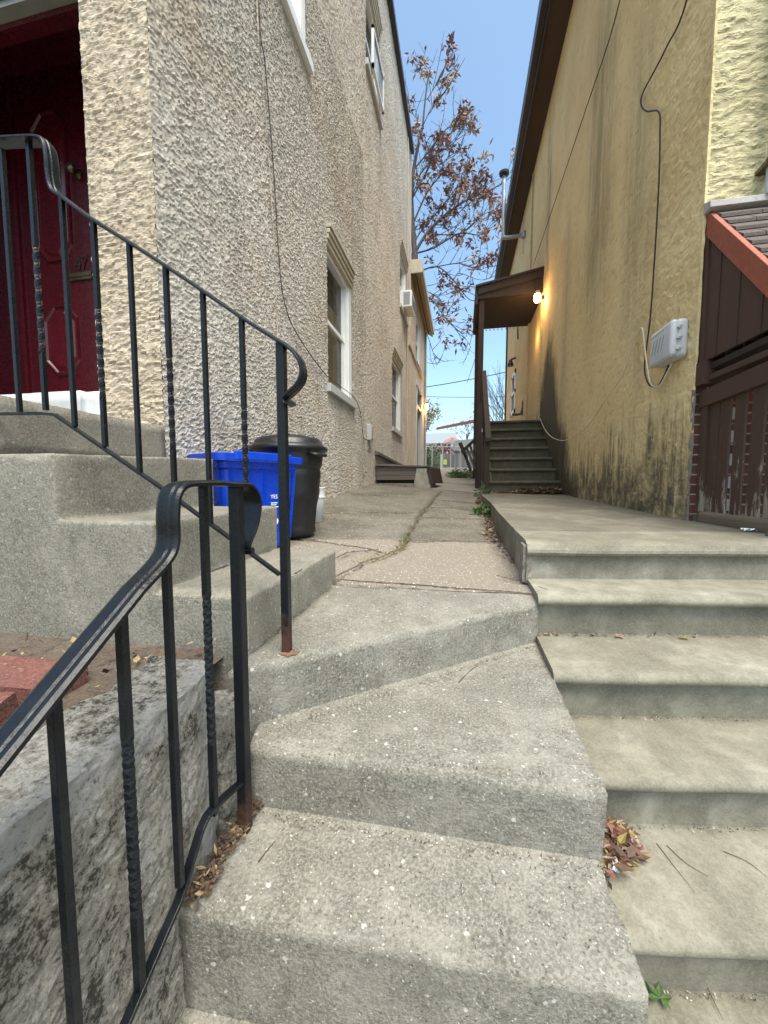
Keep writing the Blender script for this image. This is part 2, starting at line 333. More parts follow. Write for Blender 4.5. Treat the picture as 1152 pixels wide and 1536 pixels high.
class MB:
    def __init__(s): s.bm = bmesh.new()
    def hull8(s, pts):       # 4 bottom, 4 top (same order)
        v = [s.bm.verts.new(p) for p in pts]
        for f in ((3,2,1,0),(4,5,6,7),(0,1,5,4),(1,2,6,5),(2,3,7,6),(3,0,4,7)): s.bm.faces.new([v[i] for i in f])
        return s
    def box(s, x0, x1, y0, y1, z0, z1):
        return s.hull8([(x0,y0,z0),(x1,y0,z0),(x1,y1,z0),(x0,y1,z0),(x0,y0,z1),(x1,y0,z1),(x1,y1,z1),(x0,y1,z1)])
    def prism(s, poly, vec):
        vec = Vector(vec); a = [s.bm.verts.new(p) for p in poly]; b = [s.bm.verts.new(Vector(p)+vec) for p in poly]
        n = len(a); fs = [s.bm.faces.new(a[::-1]), s.bm.faces.new(b)]
        for i in range(n): fs.append(s.bm.faces.new([a[i], a[(i+1)%n], b[(i+1)%n], b[i]]))
        bmesh.ops.recalc_face_normals(s.bm, faces=fs); return s
    def sweep(s, pts, prof, up=(0,0,1), cap=True, twist=None):
        """profile (list of (a,b) offsets) swept along pts; a = sideways (fixed axis 'up' x tangent), b = along up-ish"""
        pts = [Vector(p) for p in pts]; rings = []; up = Vector(up)
        for i, p in enumerate(pts):
            t = (pts[min(i+1,len(pts)-1)]-pts[max(i-1,0)]).normalized()
            a = up.cross(t)
            if a.length < 1e-4: a = Vector((1,0,0)).cross(t)
            a.normalize(); b = t.cross(a)
            if twist: 
                c_, s_ = cos(twist[i]), sin(twist[i]); a, b = a*c_+b*s_, b*c_-a*s_
            rings.append([s.bm.verts.new(p+a*u+b*v) for u, v in prof])
        n = len(prof); fs = []
        for r0, r1 in zip(rings, rings[1:]):
            for i in range(n): fs.append(s.bm.faces.new([r0[i], r0[(i+1)%n], r1[(i+1)%n], r1[i]]))
        if cap: fs += [s.bm.faces.new(rings[0][::-1]), s.bm.faces.new(rings[-1])]
        bmesh.ops.recalc_face_normals(s.bm, faces=fs); return s
    def tube(s, pts, r, seg=8, r1=None):
        pts = [Vector(p) for p in pts]; n = len(pts); rings = []; a = None
        for i, p in enumerate(pts):
            t = (pts[min(i+1,n-1)]-pts[max(i-1,0)]); t = t.normalized() if t.length > 1e-9 else Vector((0,0,1))
            if a is None: a = t.orthogonal().normalized()
            else:
                a = a - t*a.dot(t); a = a.normalized() if a.length > 1e-6 else t.orthogonal().normalized()
            b = t.cross(a); rr = r if r1 is None else r+(r1-r)*i/max(1,n-1)
            rings.append([s.bm.verts.new(p+a*(rr*cos(2*pi*k/seg))+b*(rr*sin(2*pi*k/seg))) for k in range(seg)])
        for q0, q1 in zip(rings, rings[1:]):
            for i in range(seg): s.bm.faces.new([q0[i], q0[(i+1)%seg], q1[(i+1)%seg], q1[i]])
        s.bm.faces.new(rings[0][::-1]); s.bm.faces.new(rings[-1]); return s
    def lathe(s, c, prof, seg=40, jitter=None):
        rings = []
        for r, z in prof: rings.append([s.bm.verts.new((c[0]+r*cos(2*pi*k/seg), c[1]+r*sin(2*pi*k/seg), c[2]+z)) for k in range(seg)])
        for q0, q1 in zip(rings, rings[1:]):
            for i in range(seg): s.bm.faces.new([q0[i], q0[(i+1)%seg], q1[(i+1)%seg], q1[i]])
        s.bm.faces.new(rings[0][::-1]); s.bm.faces.new(rings[-1]); return s
    def leaf(s, p, d, L, W, up=None):
        d = Vector(d).normalized(); q = (Vector(up) if up else Vector((random.uniform(-1,1),random.uniform(-1,1),random.uniform(-1,1)))).cross(d)
        if q.length < .01: q = d.orthogonal()
        q.normalize(); nrm = d.cross(q); p = Vector(p)
        v = [s.bm.verts.new(x) for x in (p, p+d*L*.45+q*W*.5+nrm*W*.15, p+d*L+nrm*L*.12, p+d*L*.45-q*W*.5+nrm*W*.15, p+d*L*.45)]
        s.bm.faces.new((v[0],v[1],v[4])); s.bm.faces.new((v[4],v[1],v[2])); s.bm.faces.new((v[4],v[2],v[3])); s.bm.faces.new((v[0],v[4],v[3])); return s
    def weather(s, bev=.012, cell=.04, amp=.004, freq=6., seg=2):
        """round the arrises, cut the faces fine and let them wander like cast concrete"""
        bm = s.bm
        ed = [e for e in bm.edges if len(e.link_faces)==2 and e.calc_face_angle(0) > radians(35)]
        if bev: bmesh.ops.bevel(bm, geom=ed, offset=bev, segments=seg, affect='EDGES', profile=.6)
        xs = [v.co for v in bm.verts]
        for ax in range(3):
            lo = min(c[ax] for c in xs); hi = max(c[ax] for c in xs); k = int((hi-lo)/cell)
            for i in range(1, k):
                co = [0,0,0]; no = [0,0,0]; co[ax] = lo+(hi-lo)*i/k; no[ax] = 1
                bmesh.ops.bisect_plane(bm, geom=bm.verts[:]+bm.edges[:]+bm.faces[:], plane_co=co, plane_no=no, dist=1e-5)
        bm.normal_update()
        for v in bm.verts:
            n0 = noise.noise(v.co*freq)*.6 + noise.noise(v.co*freq*3.7)*.3 + noise.noise(v.co*freq*13)*.12
            if any(abs(c) < .97 and abs(c) > .2 for c in v.normal): n0 -= max(0, noise.noise(v.co*31+Vector((3,1,7)))-.28)*2.2
            edge = 1.6 if any(abs(c) < .97 and abs(c) > .2 for c in v.normal) else .6
            v.co = v.co + v.normal*(n0*amp*edge)
        return s
    def build(s, name, mat, parent=None, **k):
        me = bpy.data.meshes.new(name); s.bm.to_mesh(me); s.bm.free(); return link(me, name, mat, parent, **k)

def grid_wall(axis, const, u0, u1, v0, v1, cell, holes=(), flip=False):
    """vertical sheet in plane axis=const with openings; u is the other horizontal axis"""
    def lines(a, b, cuts):
        k = [a, b]+[c for c in cuts if a < c < b]; k = sorted(set(k)); out = []
        for p, q in zip(k, k[1:]):
            n = max(1, int(round((q-p)/(cell if not callable(cell) else cell((p+q)/2))))); out += [p+(q-p)*i/n for i in range(n)]
        return out+[b]
    us = lines(u0, u1, [h[0] for h in holes]+[h[1] for h in holes]); vs = lines(v0, v1, [h[2] for h in holes]+[h[3] for h in holes])
    verts = [(const,u,v) if axis=='X' else (u,const,v) for u in us for v in vs]; nv = len(vs); faces = []
    for i in range(len(us)-1):
        cu = (us[i]+us[i+1])/2
        hs = [h for h in holes if h[0] < cu < h[1]]
        for j in range(nv-1):
            cv = (vs[j]+vs[j+1])/2
            if any(h[2] < cv < h[3] for h in hs): continue
            q = (i*nv+j, (i+1)*nv+j, (i+1)*nv+j+1, i*nv+j+1); faces.append(q[::-1] if flip else q)
    me = bpy.data.meshes.new('wall'); me.from_pydata(verts, [], faces); me.update(); return me

# ------------------------------------------------------------------ ground heights
RR = [(1.6,-.495),(2.4,-.47),(3.5,-.44),(4.3,-.35),(6.2,-.23),(7,-.16),(9,-.06),(9.04,.05),(12,.2),(16,.5),(24,1.0)]
LL = [(1.6,-.44),(2.8,-.38),(4.08,-.25),(5.1,-.13),(6.9,.0),(9,.12),(12,.25),(16,.5),(24,1.0)]
def ip(t, y):
    if y <= t[0][0]: return t[0][1]
    for (a,b),(c,d) in zip(t, t[1:]):
        if y <= c: return b+(d-b)*(y-a)/(c-a)
    return t[-1][1]
def H(x, y):
    s = min(1, max(0, (x+1.55)/1.86)); return ip(LL,y)*(1-s)+ip(RR,y)*s
RS = [(1.9,-.28),(3.1,-.25),(4.4,-.2),(7,-.17)]; RS2 = [(1.9,-.28),(3.25,-.28),(7,-.18)]
def HS(x, y):
    s = min(1, max(0, (x-.31)/1.34)); return ip(RS,y)*(1-s)+ip(RS2,y)*s

# ground: one sheet to the horizon (stays below everything built on it)
def ground():
    ys = [-400,-60,-8,-2,-.5,.3,.9,1.0,1.4,4,8,12,16,20,24,40,60,120,400,900]
    zs = {-400:-1.5,-60:-1.5,-8:-1.5,-2:-1.5,-.5:-1.5,.3:-1.5,.9:-1.5,1.0:-1.3,1.4:-1.0,4:-.7,8:-.35,12:.0,16:.4,20:.72,24:.95,40:2.0,60:3.2,120:3.6,400:4,900:4}
    xs = [-600,-60,-12,-4,-1.5,0,1.6,4,12,60,600]; v = []; f = []
    for y in ys:
        for x in xs: v.append((x,y,zs[y]-.02))
    n = len(xs)
    for i in range(len(ys)-1):
        for j in range(n-1): f.append((i*n+j, i*n+j+1, (i+1)*n+j+1, (i+1)*n+j))
    me = bpy.data.meshes.new('ground'); me.from_pydata(v, [], f); return tag(link(me, 'ground', 'terrain'), kind='structure')
ground()
mb = MB(); mb.box(-30, 30, -3, .2, -1.515, -1.49); tag(mb.build('pavement', 'asphalt'), kind='structure')

# alley path: sheet with cracks and joints pressed into it
CR = [[(-.62,1.74),(-.54,2.08),(-.39,2.5),(-.42,3.11),(-.42,3.73),(-.40,4.58),(-.37,5.9),(-.33,6.6)],
      [(-1.5,2.66),(-1.2,2.61),(-.56,2.44),(-.48,2.36)], [(-.44,2.79),(-.05,2.94),(.35,3.07)],
      [(-1.55,3.55),(-1.38,3.62),(-.9,3.91),(-.36,4.15)], [(-.38,3.9),(.0,4.0),(.33,4.1)],
      [(-.61,1.732),(-.2,1.745),(.32,1.77)], [(-1.5,5.0),(-1.0,5.1),(-.38,5.2)], [(-.36,5.3),(.3,5.35)], [(-.62,1.74),(-.75,2.0),(-.7,2.3),(-.52,2.45)], [(-.37,4.5),(-.1,4.65),(.3,4.6)]]
def segd(p, a, b):
    ax, ay = a; bx, by = b; dx, dy = bx-ax, by-ay; t = max(0, min(1, ((p[0]-ax)*dx+(p[1]-ay)*dy)/(dx*dx+dy*dy)))
    return math.hypot(p[0]-ax-t*dx, p[1]-ay-t*dy)
def crackd(x, y):
    w_ = noise.noise(Vector((x*6, y*6, 0)))*.02
    return min(segd((x+w_, y+w_), a, b) for c in CR for a, b in zip(c, c[1:]))
def path_sheet(name, y0, y1, cell, mat, front=False):
    x0, x1 = -1.62, .345
    nx = int((x1-x0)/cell); ny = max(2, int((y1-1.7)/cell)); v = []; f = []
    for j in range(ny+1):
        for i in range(nx+1):
            x = x0+(x1-x0)*i/nx; y = y0(x)+(y1-y0(x))*j/ny if callable(y0) else y0+(y1-y0)*j/ny
            d = crackd(x, y) if y < 7 else 1
            z = H(x,y)+noise.noise(Vector((x*3,y*3,1)))*.008+noise.noise(Vector((x*14,y*14,3)))*.002
            z -= .05*max(0, 1-d/.024)**.6 if d < .024 else 0
            if .31 < y < 7 and x < -.42 and y > 2.6: z += .006
            v.append((x,y,z))
    n = nx+1
    for j in range(ny):
        for i in range(nx): f.append((j*n+i, j*n+i+1, (j+1)*n+i+1, (j+1)*n+i))
    k0 = len(v); v += [(a[0], a[1]-.004, a[2]-.12) for a in v[:n]]
    for i in range(nx): f.append((k0+i, k0+i+1, i+1, i))
    me = bpy.data.meshes.new(name); me.from_pydata(v, [], f); return tag(link(me, name, mat, smooth=True), kind='structure')
def pathmat():
    m = N('alley_path', .88); o = m.xyz()
    a = [n for n in M['agg'].node_tree.nodes if n.type == 'BSDF_PRINCIPLED'][0]
    v = m.n('ShaderNodeTexVoronoi'); v.inputs['Scale'].default_value = 110; m.l(m.tc, v.inputs[0])
    s = m.n('ShaderNodeSeparateColor'); m.l(v.outputs['Color'], s.inputs[0])
    c = m.mix(s.outputs[0], (.118,.110,.090), (.235,.22,.185)); c = m.mix(m.ramp(s.outputs[1], .86, .92), c, (.52,.49,.43))
    c = m.mix(m.ramp(v.outputs['Distance'], .3, .55), c, (.22,.19,.15)); c = m.mix(m.ramp(m.noise(3,6,.7),.45,.7,0,.45), c, (.24,.21,.165))
    d = m.mix(m.ramp(m.noise(2.4,6,.7),.35,.65), (.075,.067,.051), (.145,.131,.105)); d = m.mix(m.ramp(m.noise(100,4,.8),.45,.65,0,.4), d, (.24,.22,.185))
    d = m.mix(m.ramp(s.outputs[1], .93, .96, 0, .5), d, (.5,.47,.4))
    # the first two pads are exposed aggregate, the older slabs beyond are plain and darker
    yy = m.math('ADD', m.math('SUBTRACT', o[1], m.math('MULTIPLY', o[0], .34)), m.math('MULTIPLY', m.noise(14,3), .02))
    f = m.ramp(yy, 2.94, 2.97)
    m.col(m.mix(f, c, d)); m.bump(m.math('ADD', m.math('MULTIPLY', v.outputs['Distance'], -.6), m.noise(35,5)), .004); return m.m
M['path'] = pathmat()
path_sheet('alley_path', lambda x: 1.715+(x+.6)*.045, 6.98, .021, 'path')
mb = MB()
def path_far():
    v = []; f = []; ys = [6.98,7.5,8,8.5,9.0,9.02,10,11,12,14,16,18,20,22]; xs = [-1.62,-.9,-.3,.36,.5]
    for y in ys:
        for x in xs: v.append((x,y,H(x,y)-.004))
    n = len(xs)
    for j in range(len(ys)-1):
        for i in range(n-1): f.append((j*n+i, j*n+i+1, (j+1)*n+i+1, (j+1)*n+i))
    me = bpy.data.meshes.new('far_path'); me.from_pydata(v, [], f); tag(link(me, 'far_path', 'conc_dark'), kind='structure')
path_far()

# ------------------------------------------------------------------ central alley steps
st = thing('alley_steps', 'worn speckled concrete steps fanning up to the alley path beside the iron railings', 'steps', (0,1.0,-1.5))
def winder(nl, nr, bl, br, z, zb, name='step', mat='conc'):
    # nl/nr nosing left/right, bl/br back left/right
    m = MB(); m.hull8([(nl[0],nl[1],zb),(nr[0],nr[1],zb),(br[0],br[1],zb),(bl[0],bl[1],zb),(nl[0],nl[1],z),(nr[0],nr[1],z),(br[0],br[1],z+.008),(bl[0],bl[1],z+.008)])
    m.weather(.009, .03, .006, 5, 2); return m.build(name, mat, st, smooth=True)
winder((-.60,.885), (.324,1.67), (-.60,1.735), (.324,1.775), -.5, -.78)
winder((-.52,.845), (.319,.862), (-.56,1.0), (.319,1.72), -.67, -.95)
winder((-.53,.60), (.312,.64), (-.53,.90), (.312,.93), -.83, -1.2)
winder((-.53,.35), (.308,.37), (-.53,.66), (.308,.70), -1.05, -1.3)
winder((-.53,.10), (.304,.11), (-.53,.41), (.304,.43), -1.21, -1.5)
winder((-.53,-.16), (.30,-.15), (-.53,.16), (.30,.17), -1.33, -1.53)

for pts_ in ([(772,1268),(800,1281),(836,1287),(868,1300),(905,1304)],):
    z_ = -.8275 if pts_[0][1] > 1200 else -.667
    m = MB(); m.tube(crv_([P(x,y,Z=z_) for x, y in pts_]), .0011, 4, .0005); m.build('crack', 'dark_stuff', st)
# ------------------------------------------------------------------ smooth steps on the right
rs = thing('smooth_steps', 'smooth greenish grey steps with rounded nosings climbing to the yellow house porch', 'steps', (1.2,1.2,-1.5))
SL = .165
def bull(yk, z, zb, depth, name='step', dz=0):
    prof = [(depth, z+dz), (.03, z), (.012, z-.006), (.002, z-.018), (0, z-.03), (.008, z-.043), (.026, z-.05), (.036, z-.053), (.050, z-.056), (.050, zb), (depth, zb)]
    m = MB(); x0, x1 = .318, 3.6; nseg = 66; rings = []
    for i in range(nseg+1):
        x = x0+(x1-x0)*i/nseg
        rings.append([m.bm.verts.new((x, yk+a+SL*(x-.32)+noise.noise(Vector((x*5,b*9,yk)))*.0035, b+noise.noise(Vector((x*3+9,a*4,yk)))*.003)) for a, b in prof])
    n = len(prof)
    for q0, q1 in zip(rings, rings[1:]):
        for j in range(n): m.bm.faces.new([q0[j], q0[(j+1)%n], q1[(j+1)%n], q1[j]])
    m.bm.faces.new(rings[0][::-1]); m.bm.faces.new(rings[-1]); bmesh.ops.recalc_face_normals(m.bm, faces=m.bm.faces[:])
    o = m.build(name, 'conc_green', rs)
    for p in o.data.polygons: p.use_smooth = abs(p.normal.x) < .5
    try: o.data.set_sharp_from_angle(angle=radians(50))
    except Exception: pass
    return o
bull(1.645, -.46, -.70, .33, dz=.004); bull(1.345, -.64, -.9, .36, dz=.004); bull(1.10, -.82, -1.1, .30, dz=.004); bull(.85, -1.0, -1.25, .31, dz=.004)
bull(.60, -1.18, -1.4, .31); bull(.34, -1.35, -1.53, .31)
# landing: front slab with a nosing and the longer slab behind a joint
def slab(y0, y1, nose, name, mat='conc_green'):
    m = MB(); nx, ny = 60, int((y1-y0)/.05); x0, x1 = .31, 3.4; top = []
    for j in range(ny+1):
        row = []
        for i in range(nx+1):
            x = x0+(x1-x0)*i/nx; sh = SL*(x-.32) if nose else SL*(x-.32)*.9
            y = y0+sh+(y1-y0)*j/ny; row.append(m.bm.verts.new((x, y, HS(x,y)+noise.noise(Vector((x*2,y*2,5)))*.005+(-.012 if (nose and j==0) else 0))))
        top.append(row)
    for j in range(ny):
        for i in range(nx): m.bm.faces.new([top[j][i], top[j][i+1], top[j+1][i+1], top[j+1][i]])
    # front: nosing + riser ; left side down to the path
    prev = top[0]
    for dy, dz in (((-.012),-.022), (-.014,-.036), (-.006,-.048), (.016,-.054), (.024,-.06), (.024,-.36)) if nose else ((.0,-.35),):
        row = [m.bm.verts.new((v.co.x, v.co.y+dy, v.co.z+dz)) for v in top[0]]
        for i in range(nx): m.bm.faces.new([row[i], row[i+1], prev[i+1], prev[i]])
        prev = row
    lt = [r[0] for r in top]; lb = [m.bm.verts.new((v.co.x+.0, v.co.y, v.co.z-.36)) for v in lt]
    for a, b, c, d in zip(lt, lt[1:], lb[1:], lb): m.bm.faces.new([a, d, c, b])
    return m.build(name, mat, rs, smooth=False)
slab(1.905, 2.30, True, 'landing'); slab(2.316, 7.05, False, 'landing', 'conc_slab')
mb = MB(); mb.box(.295,.335,1.915,2.02,-.47,-.295).weather(.008,.02,.008,14); mb.build('broken_corner', 'conc_dark', rs)
# two corner blocks at the porch edge
mb = MB(); mb.prism([(1.60,2.42,-.28),(1.60,2.30,-.10),(1.60,2.05,-.10),(1.60,2.05,-.28)], (.5,0,0)).weather(.008,.04,.003,7); tag(mb.build('step_block', 'conc_green', loc=(1.8,2.2,-.28), smooth=True), 'pale grey sloped concrete block lying against the foot of the brown picket fence', 'block')

# ------------------------------------------------------------------ stoop of the left house
sp = thing('entry_stoop', 'tall rough concrete stoop with four steps leading up to the dark red door', 'stoop', (-1.3,1.4,-.5))
def blk(x0, x1, y0, y1, z0, z1, name='step', dz=0, mat='conc_warm', bev=.014):
    m = MB(); m.hull8([(x0,y0,z0),(x1,y0,z0),(x1,y1,z0),(x0,y1,z0),(x0,y0,z1),(x1,y0,z1),(x1,y1,z1+dz),(x0,y1,z1+dz)])
    m.weather(bev, .035, .006, 4.5, 3); return m.build(name, mat, sp, smooth=True)
m = MB(); m.prism([(-3.6,.985,-.85),(-.60,.985,-.85),(-.60,.985,-.33),(-.905,.985,-.33),(-.905,.985,-.118),(-1.255,.985,-.118),(-1.255,.985,.095),(-3.6,.985,.095)], (0,.80,0))
m.weather(.010, .03, .007, 4.5, 2)
for v in m.bm.verts:
    if v.co.x < -1.2 and v.co.z > .05: v.co.z += .03*max(0, (v.co.y-.985)/.8)
m.build('steps', 'conc_warm', sp, smooth=True)
blk(-3.6, -1.545, 1.02, 1.795, .105, .30, 'slab', mat='conc_dark', bev=.008)
mb = MB(); mb.box(-3.6,-1.56,1.04,1.79,.09,.11); mb.build('slab_gap_fill', 'dark_stuff', sp)  # near-black filler for the dark gap under the slab

# ------------------------------------------------------------------ retaining wall, bed, pavers
mb = MB(); mb.box(-.70,-.53,-1.2,.78,-1.5,-.415).weather(.014,.011,.010,9,3)
for v in mb.bm.verts:
    if v.co.y > .62: v.co.x -= (v.co.y-.62)**2*1.6
    v.co.x += noise.noise(v.co*3)*.008
mb.bm.normal_update()
for v in mb.bm.verts: v.co += v.normal*(noise.noise(v.co*38)*.003+noise.noise(v.co*75)*.003)
wl = tag(mb.build('retaining_wall', 'wall_rough', loc=(-.6,.45,-.38)), 'low crumbling concrete wall with flaking white edge beside the front iron railing', 'wall')
for p in wl.data.polygons: p.use_smooth = False
mb = MB(); mb.box(-.78,-.545,.79,.90,-1.3,-.56).weather(.01,.02,.012,12); tag(mb.build('rubble_fill', 'wall_rough', loc=(-.64,.88,-1)), 'broken mortar filling the gap between the low wall and the wedge shaped steps', 'mortar')
def bed():
    v = []; f = []; nx, ny = 40, 40
    for j in range(ny+1):
        for i in range(nx+1):
            x = -3.6+2.92*i/nx; y = -1.2+2.2*j/ny; v.append((x, y, -.50+noise.noise(Vector((x*7,y*7,0)))*.02+noise.noise(Vector((x*25,y*25,0)))*.008))
    for j in range(ny):
        for i in range(nx): n = nx+1; f.append((j*n+i, j*n+i+1, (j+1)*n+i+1, (j+1)*n+i))
    me = bpy.data.meshes.new('soil'); me.from_pydata(v, [], f); tag(link(me, 'soil', 'soil'), kind='structure')
bed()
def paver(c, rz, sx, sy, tilt, label):
    m = MB(); m.box(-sx/2,sx/2,-sy/2,sy/2,-.03,.03).weather(.004,.03,.0025,9)
    R = Matrix.Translation(c) @ Matrix.Rotation(rz,4,'Z') @ Matrix.Rotation(tilt,4,'X')
    bmesh.ops.transform(m.bm, matrix=R, verts=m.bm.verts); tag(m.build('paver', 'brick_red', loc=c), label, 'paver', 'red pavers lying in the soil bed')
paver(Vector((-1.035,.70,-.478)), .06, .25, .13, 0, 'red brick paver lying against the stoop wall, the farther one')
paver(Vector((-.985,.525,-.468)), .25, .20, .12, .10, 'faded pink paver nearest the railing at the left edge of the photo')

# ------------------------------------------------------------------ left house
lh = thing('stucco_house', 'tall grey tan stucco house with white framed windows, left of the alley', 'house', (-4,8,-.5))
XL = -1.55
W1 = (4.40,5.42,1.17,2.96); U1 = (2.80,3.86,4.16,5.95); U2 = (6.30,7.32,6.55,8.1); W2 = (8.66,9.98,1.28,3.05); U3 = (9.72,10.85,4.42,5.95)
CW = (6.95, 8.6, -.3, .38)
wall_holes = [W1,U1,U2,W2,U3]
me = grid_wall('X', XL, 1.8, 6.1, -.6, 5.0, .012, [W1,U1]); link(me, 'wall', 'stucco', lh)
me = grid_wall('X', XL, 1.8, 6.1, 5.0, 9.35, .03, [U1]); link(me, 'wall', 'stucco', lh)
me = grid_wall('X', XL, 6.1, 11.6, -.4, 9.35, .03, [U2,W2,U3]); link(me, 'wall', 'stucco', lh)
# front facade strip and wall over the door
me = grid_wall('Y', 1.8, -1.95, XL, -.6, 3.2, .012, flip=False); link(me, 'front_wall', 'stucco_front', lh)
me = grid_wall('Y', 1.8, -6.0, XL, 3.2, 9.35, .04, [(-3.0,-1.95,3.1,3.25)]); link(me, 'front_wall', 'stucco_front', lh)
me = grid_wall('Y', 1.8, -6.0, -3.1, -1.0, 3.2, .04); link(me, 'front_wall', 'stucco_front', lh)
mb = MB(); mb.box(-1.955,-1.94,1.805,1.93,.40,2.9); mb.build('reveal', 'white', lh)
mb = MB()
mb.prism([(XL-.03,1.79,9.35),(XL+.10,1.79,9.36),(XL+.10,1.79,9.50),(XL-.03,1.79,9.62)], (0,9.84,0)); mb.build('roof_edge', 'brown_metal', lh)
mb = MB(); mb.box(-9,XL-.03,1.85,11.6,9.36,9.5); mb.build('roof', 'roof_far', lh)
mb = MB(); mb.box(-9,-8.8,1.85,16.3,-1,9.3); mb.box(-8.8,XL-.05,11.5,11.58,0,9.3); mb.box(-8.8,-3.0,16.2,16.3,0,6.0); mb.build('back_wall', 'stucco_far', lh)
# door, set back deeper so that the recess darkens it
YD = 2.40
dr = MB(); dr.box(-3.4,-1.957,YD,YD+.04,.50,3.2); door = dr.build('door', 'door_red', lh)
def ogee(x0, x1, z0, z1, y=YD, cut=.10):
    m = MB(); pl = [(x0+cut,z0),(x1-cut,z0),(x1,z0+cut),(x1,z1-cut),(x1-cut,z1),(x0+cut,z1),(x0,z1-cut),(x0,z0+cut)]
    cx, cz = (x0+x1)/2, (z0+z1)/2
    def sc_(k, yy): return [m.bm.verts.new((cx+(a-cx)*(1-k*.5/(x1-x0)), yy, cz+(b-cz)*(1-k*.5/(z1-z0)))) for a, b in pl]
    R_ = [sc_(0,y+.001), sc_(.03,y-.016), sc_(.06,y-.016), sc_(.10,y-.004), sc_(.16,y-.004), sc_(.24,y-.014)]
    for q0, q1 in zip(R_, R_[1:]):
        for i in range(8): m.bm.faces.new([q0[i], q0[(i+1)%8], q1[(i+1)%8], q1[i]])
    m.bm.faces.new(R_[-1]); bmesh.ops.recalc_face_normals(m.bm, faces=m.bm.faces[:]); m.build('raised_panel', 'door_line', lh)
ogee(-3.05,-2.74,.80,1.30); ogee(-3.07,-2.75,1.60,2.62)
m = MB(); m.box(-3.24,-3.21,YD-.02,YD,.5,3.2); m.build('door_stile_edge', 'door_line', lh); m = MB(); m.box(-3.19,-3.17,YD-.012,YD,.5,3.2); m.build('door_stile_edge', 'door_line', lh)
m = MB(); m.box(-2.79,-2.60,YD-.014,YD+.001,1.455,1.505); m.box(-2.78,-2.61,YD-.02,YD-.012,1.475,1.485); m.build('letter_slot', 'brass', lh)
m = MB(); m.lathe((0,0,0), [(.032,0),(.035,.006),(.014,.012),(.014,.03),(.03,.045),(.034,.06),(.022,.075)], 20)
bmesh.ops.transform(m.bm, matrix=Matrix.Translation((-2.675,YD,2.168))@Matrix.Rotation(pi/2,4,'X'), verts=m.bm.verts); m.build('knob', 'brass', lh, smooth=True)
def text(body, size, mat, parent, M4, name, ext=.001):
    cu = bpy.data.curves.new(name, 'FONT'); cu.body = body; cu.size = size; cu.extrude = ext; cu.align_x = 'CENTER'; cu.resolution_u = 2
    o = bpy.data.objects.new(name, cu); COL.objects.link(o)
    dg = bpy.context.evaluated_depsgraph_get(); dg.update()
    me = bpy.data.meshes.new_from_object(o.evaluated_get(dg)); bpy.data.objects.remove(o)
    me.materials.clear(); me.transform(M4); return link(me, name, mat, parent)
text('47', .13, 'dark_stuff', lh, Matrix.Translation((-2.69,YD-.003,1.53))@Matrix.Rotation(pi/2,4,'X')@Matrix.Scale(.9,4,(1,0,0)), 'house_number', .004)
m = MB(); m.box(-3.5,-1.95,1.86,1.93,2.50,2.95); m.build('door_header', 'door_red', lh)
m = MB(); m.box(-3.5,-1.95,1.93,2.44,2.90,3.2); m.build('added_recess_ceiling', 'door_red', lh)  # ceiling added over the recess to keep light off the door
m = MB(); m.box(-3.5,-1.94,1.80,1.86,2.53,2.56); m.box(-3.5,-1.94,1.785,1.86,2.565,2.60); m.box(-3.5,-1.94,1.775,1.86,2.605,2.66); m.build('lintel', 'lintel_grey', lh)
m = MB(); m.box(-3.5,-1.94,1.80,1.86,2.66,3.2); m.build('transom_panel', 'hood', lh)
m = MB(); m.box(-3.5,-2.07,1.795,2.44,.33,.512).weather(.006,.05,.002,6); m.build('threshold', 'white', lh, smooth=True)
m = MB(); m.box(-2.066,-1.93,1.79,2.12,.33,.50).weather(.008,.04,.004,6); m.build('threshold', 'marble', lh, smooth=True)
m = MB(); m.box(-3.5,-3.4,1.86,2.44,.4,3.1); m.build('door_jamb', 'door_red', lh); m = MB(); m.box(-1.957,-1.94,1.93,2.44,.5,2.95); m.build('door_jamb', 'door_red', lh)

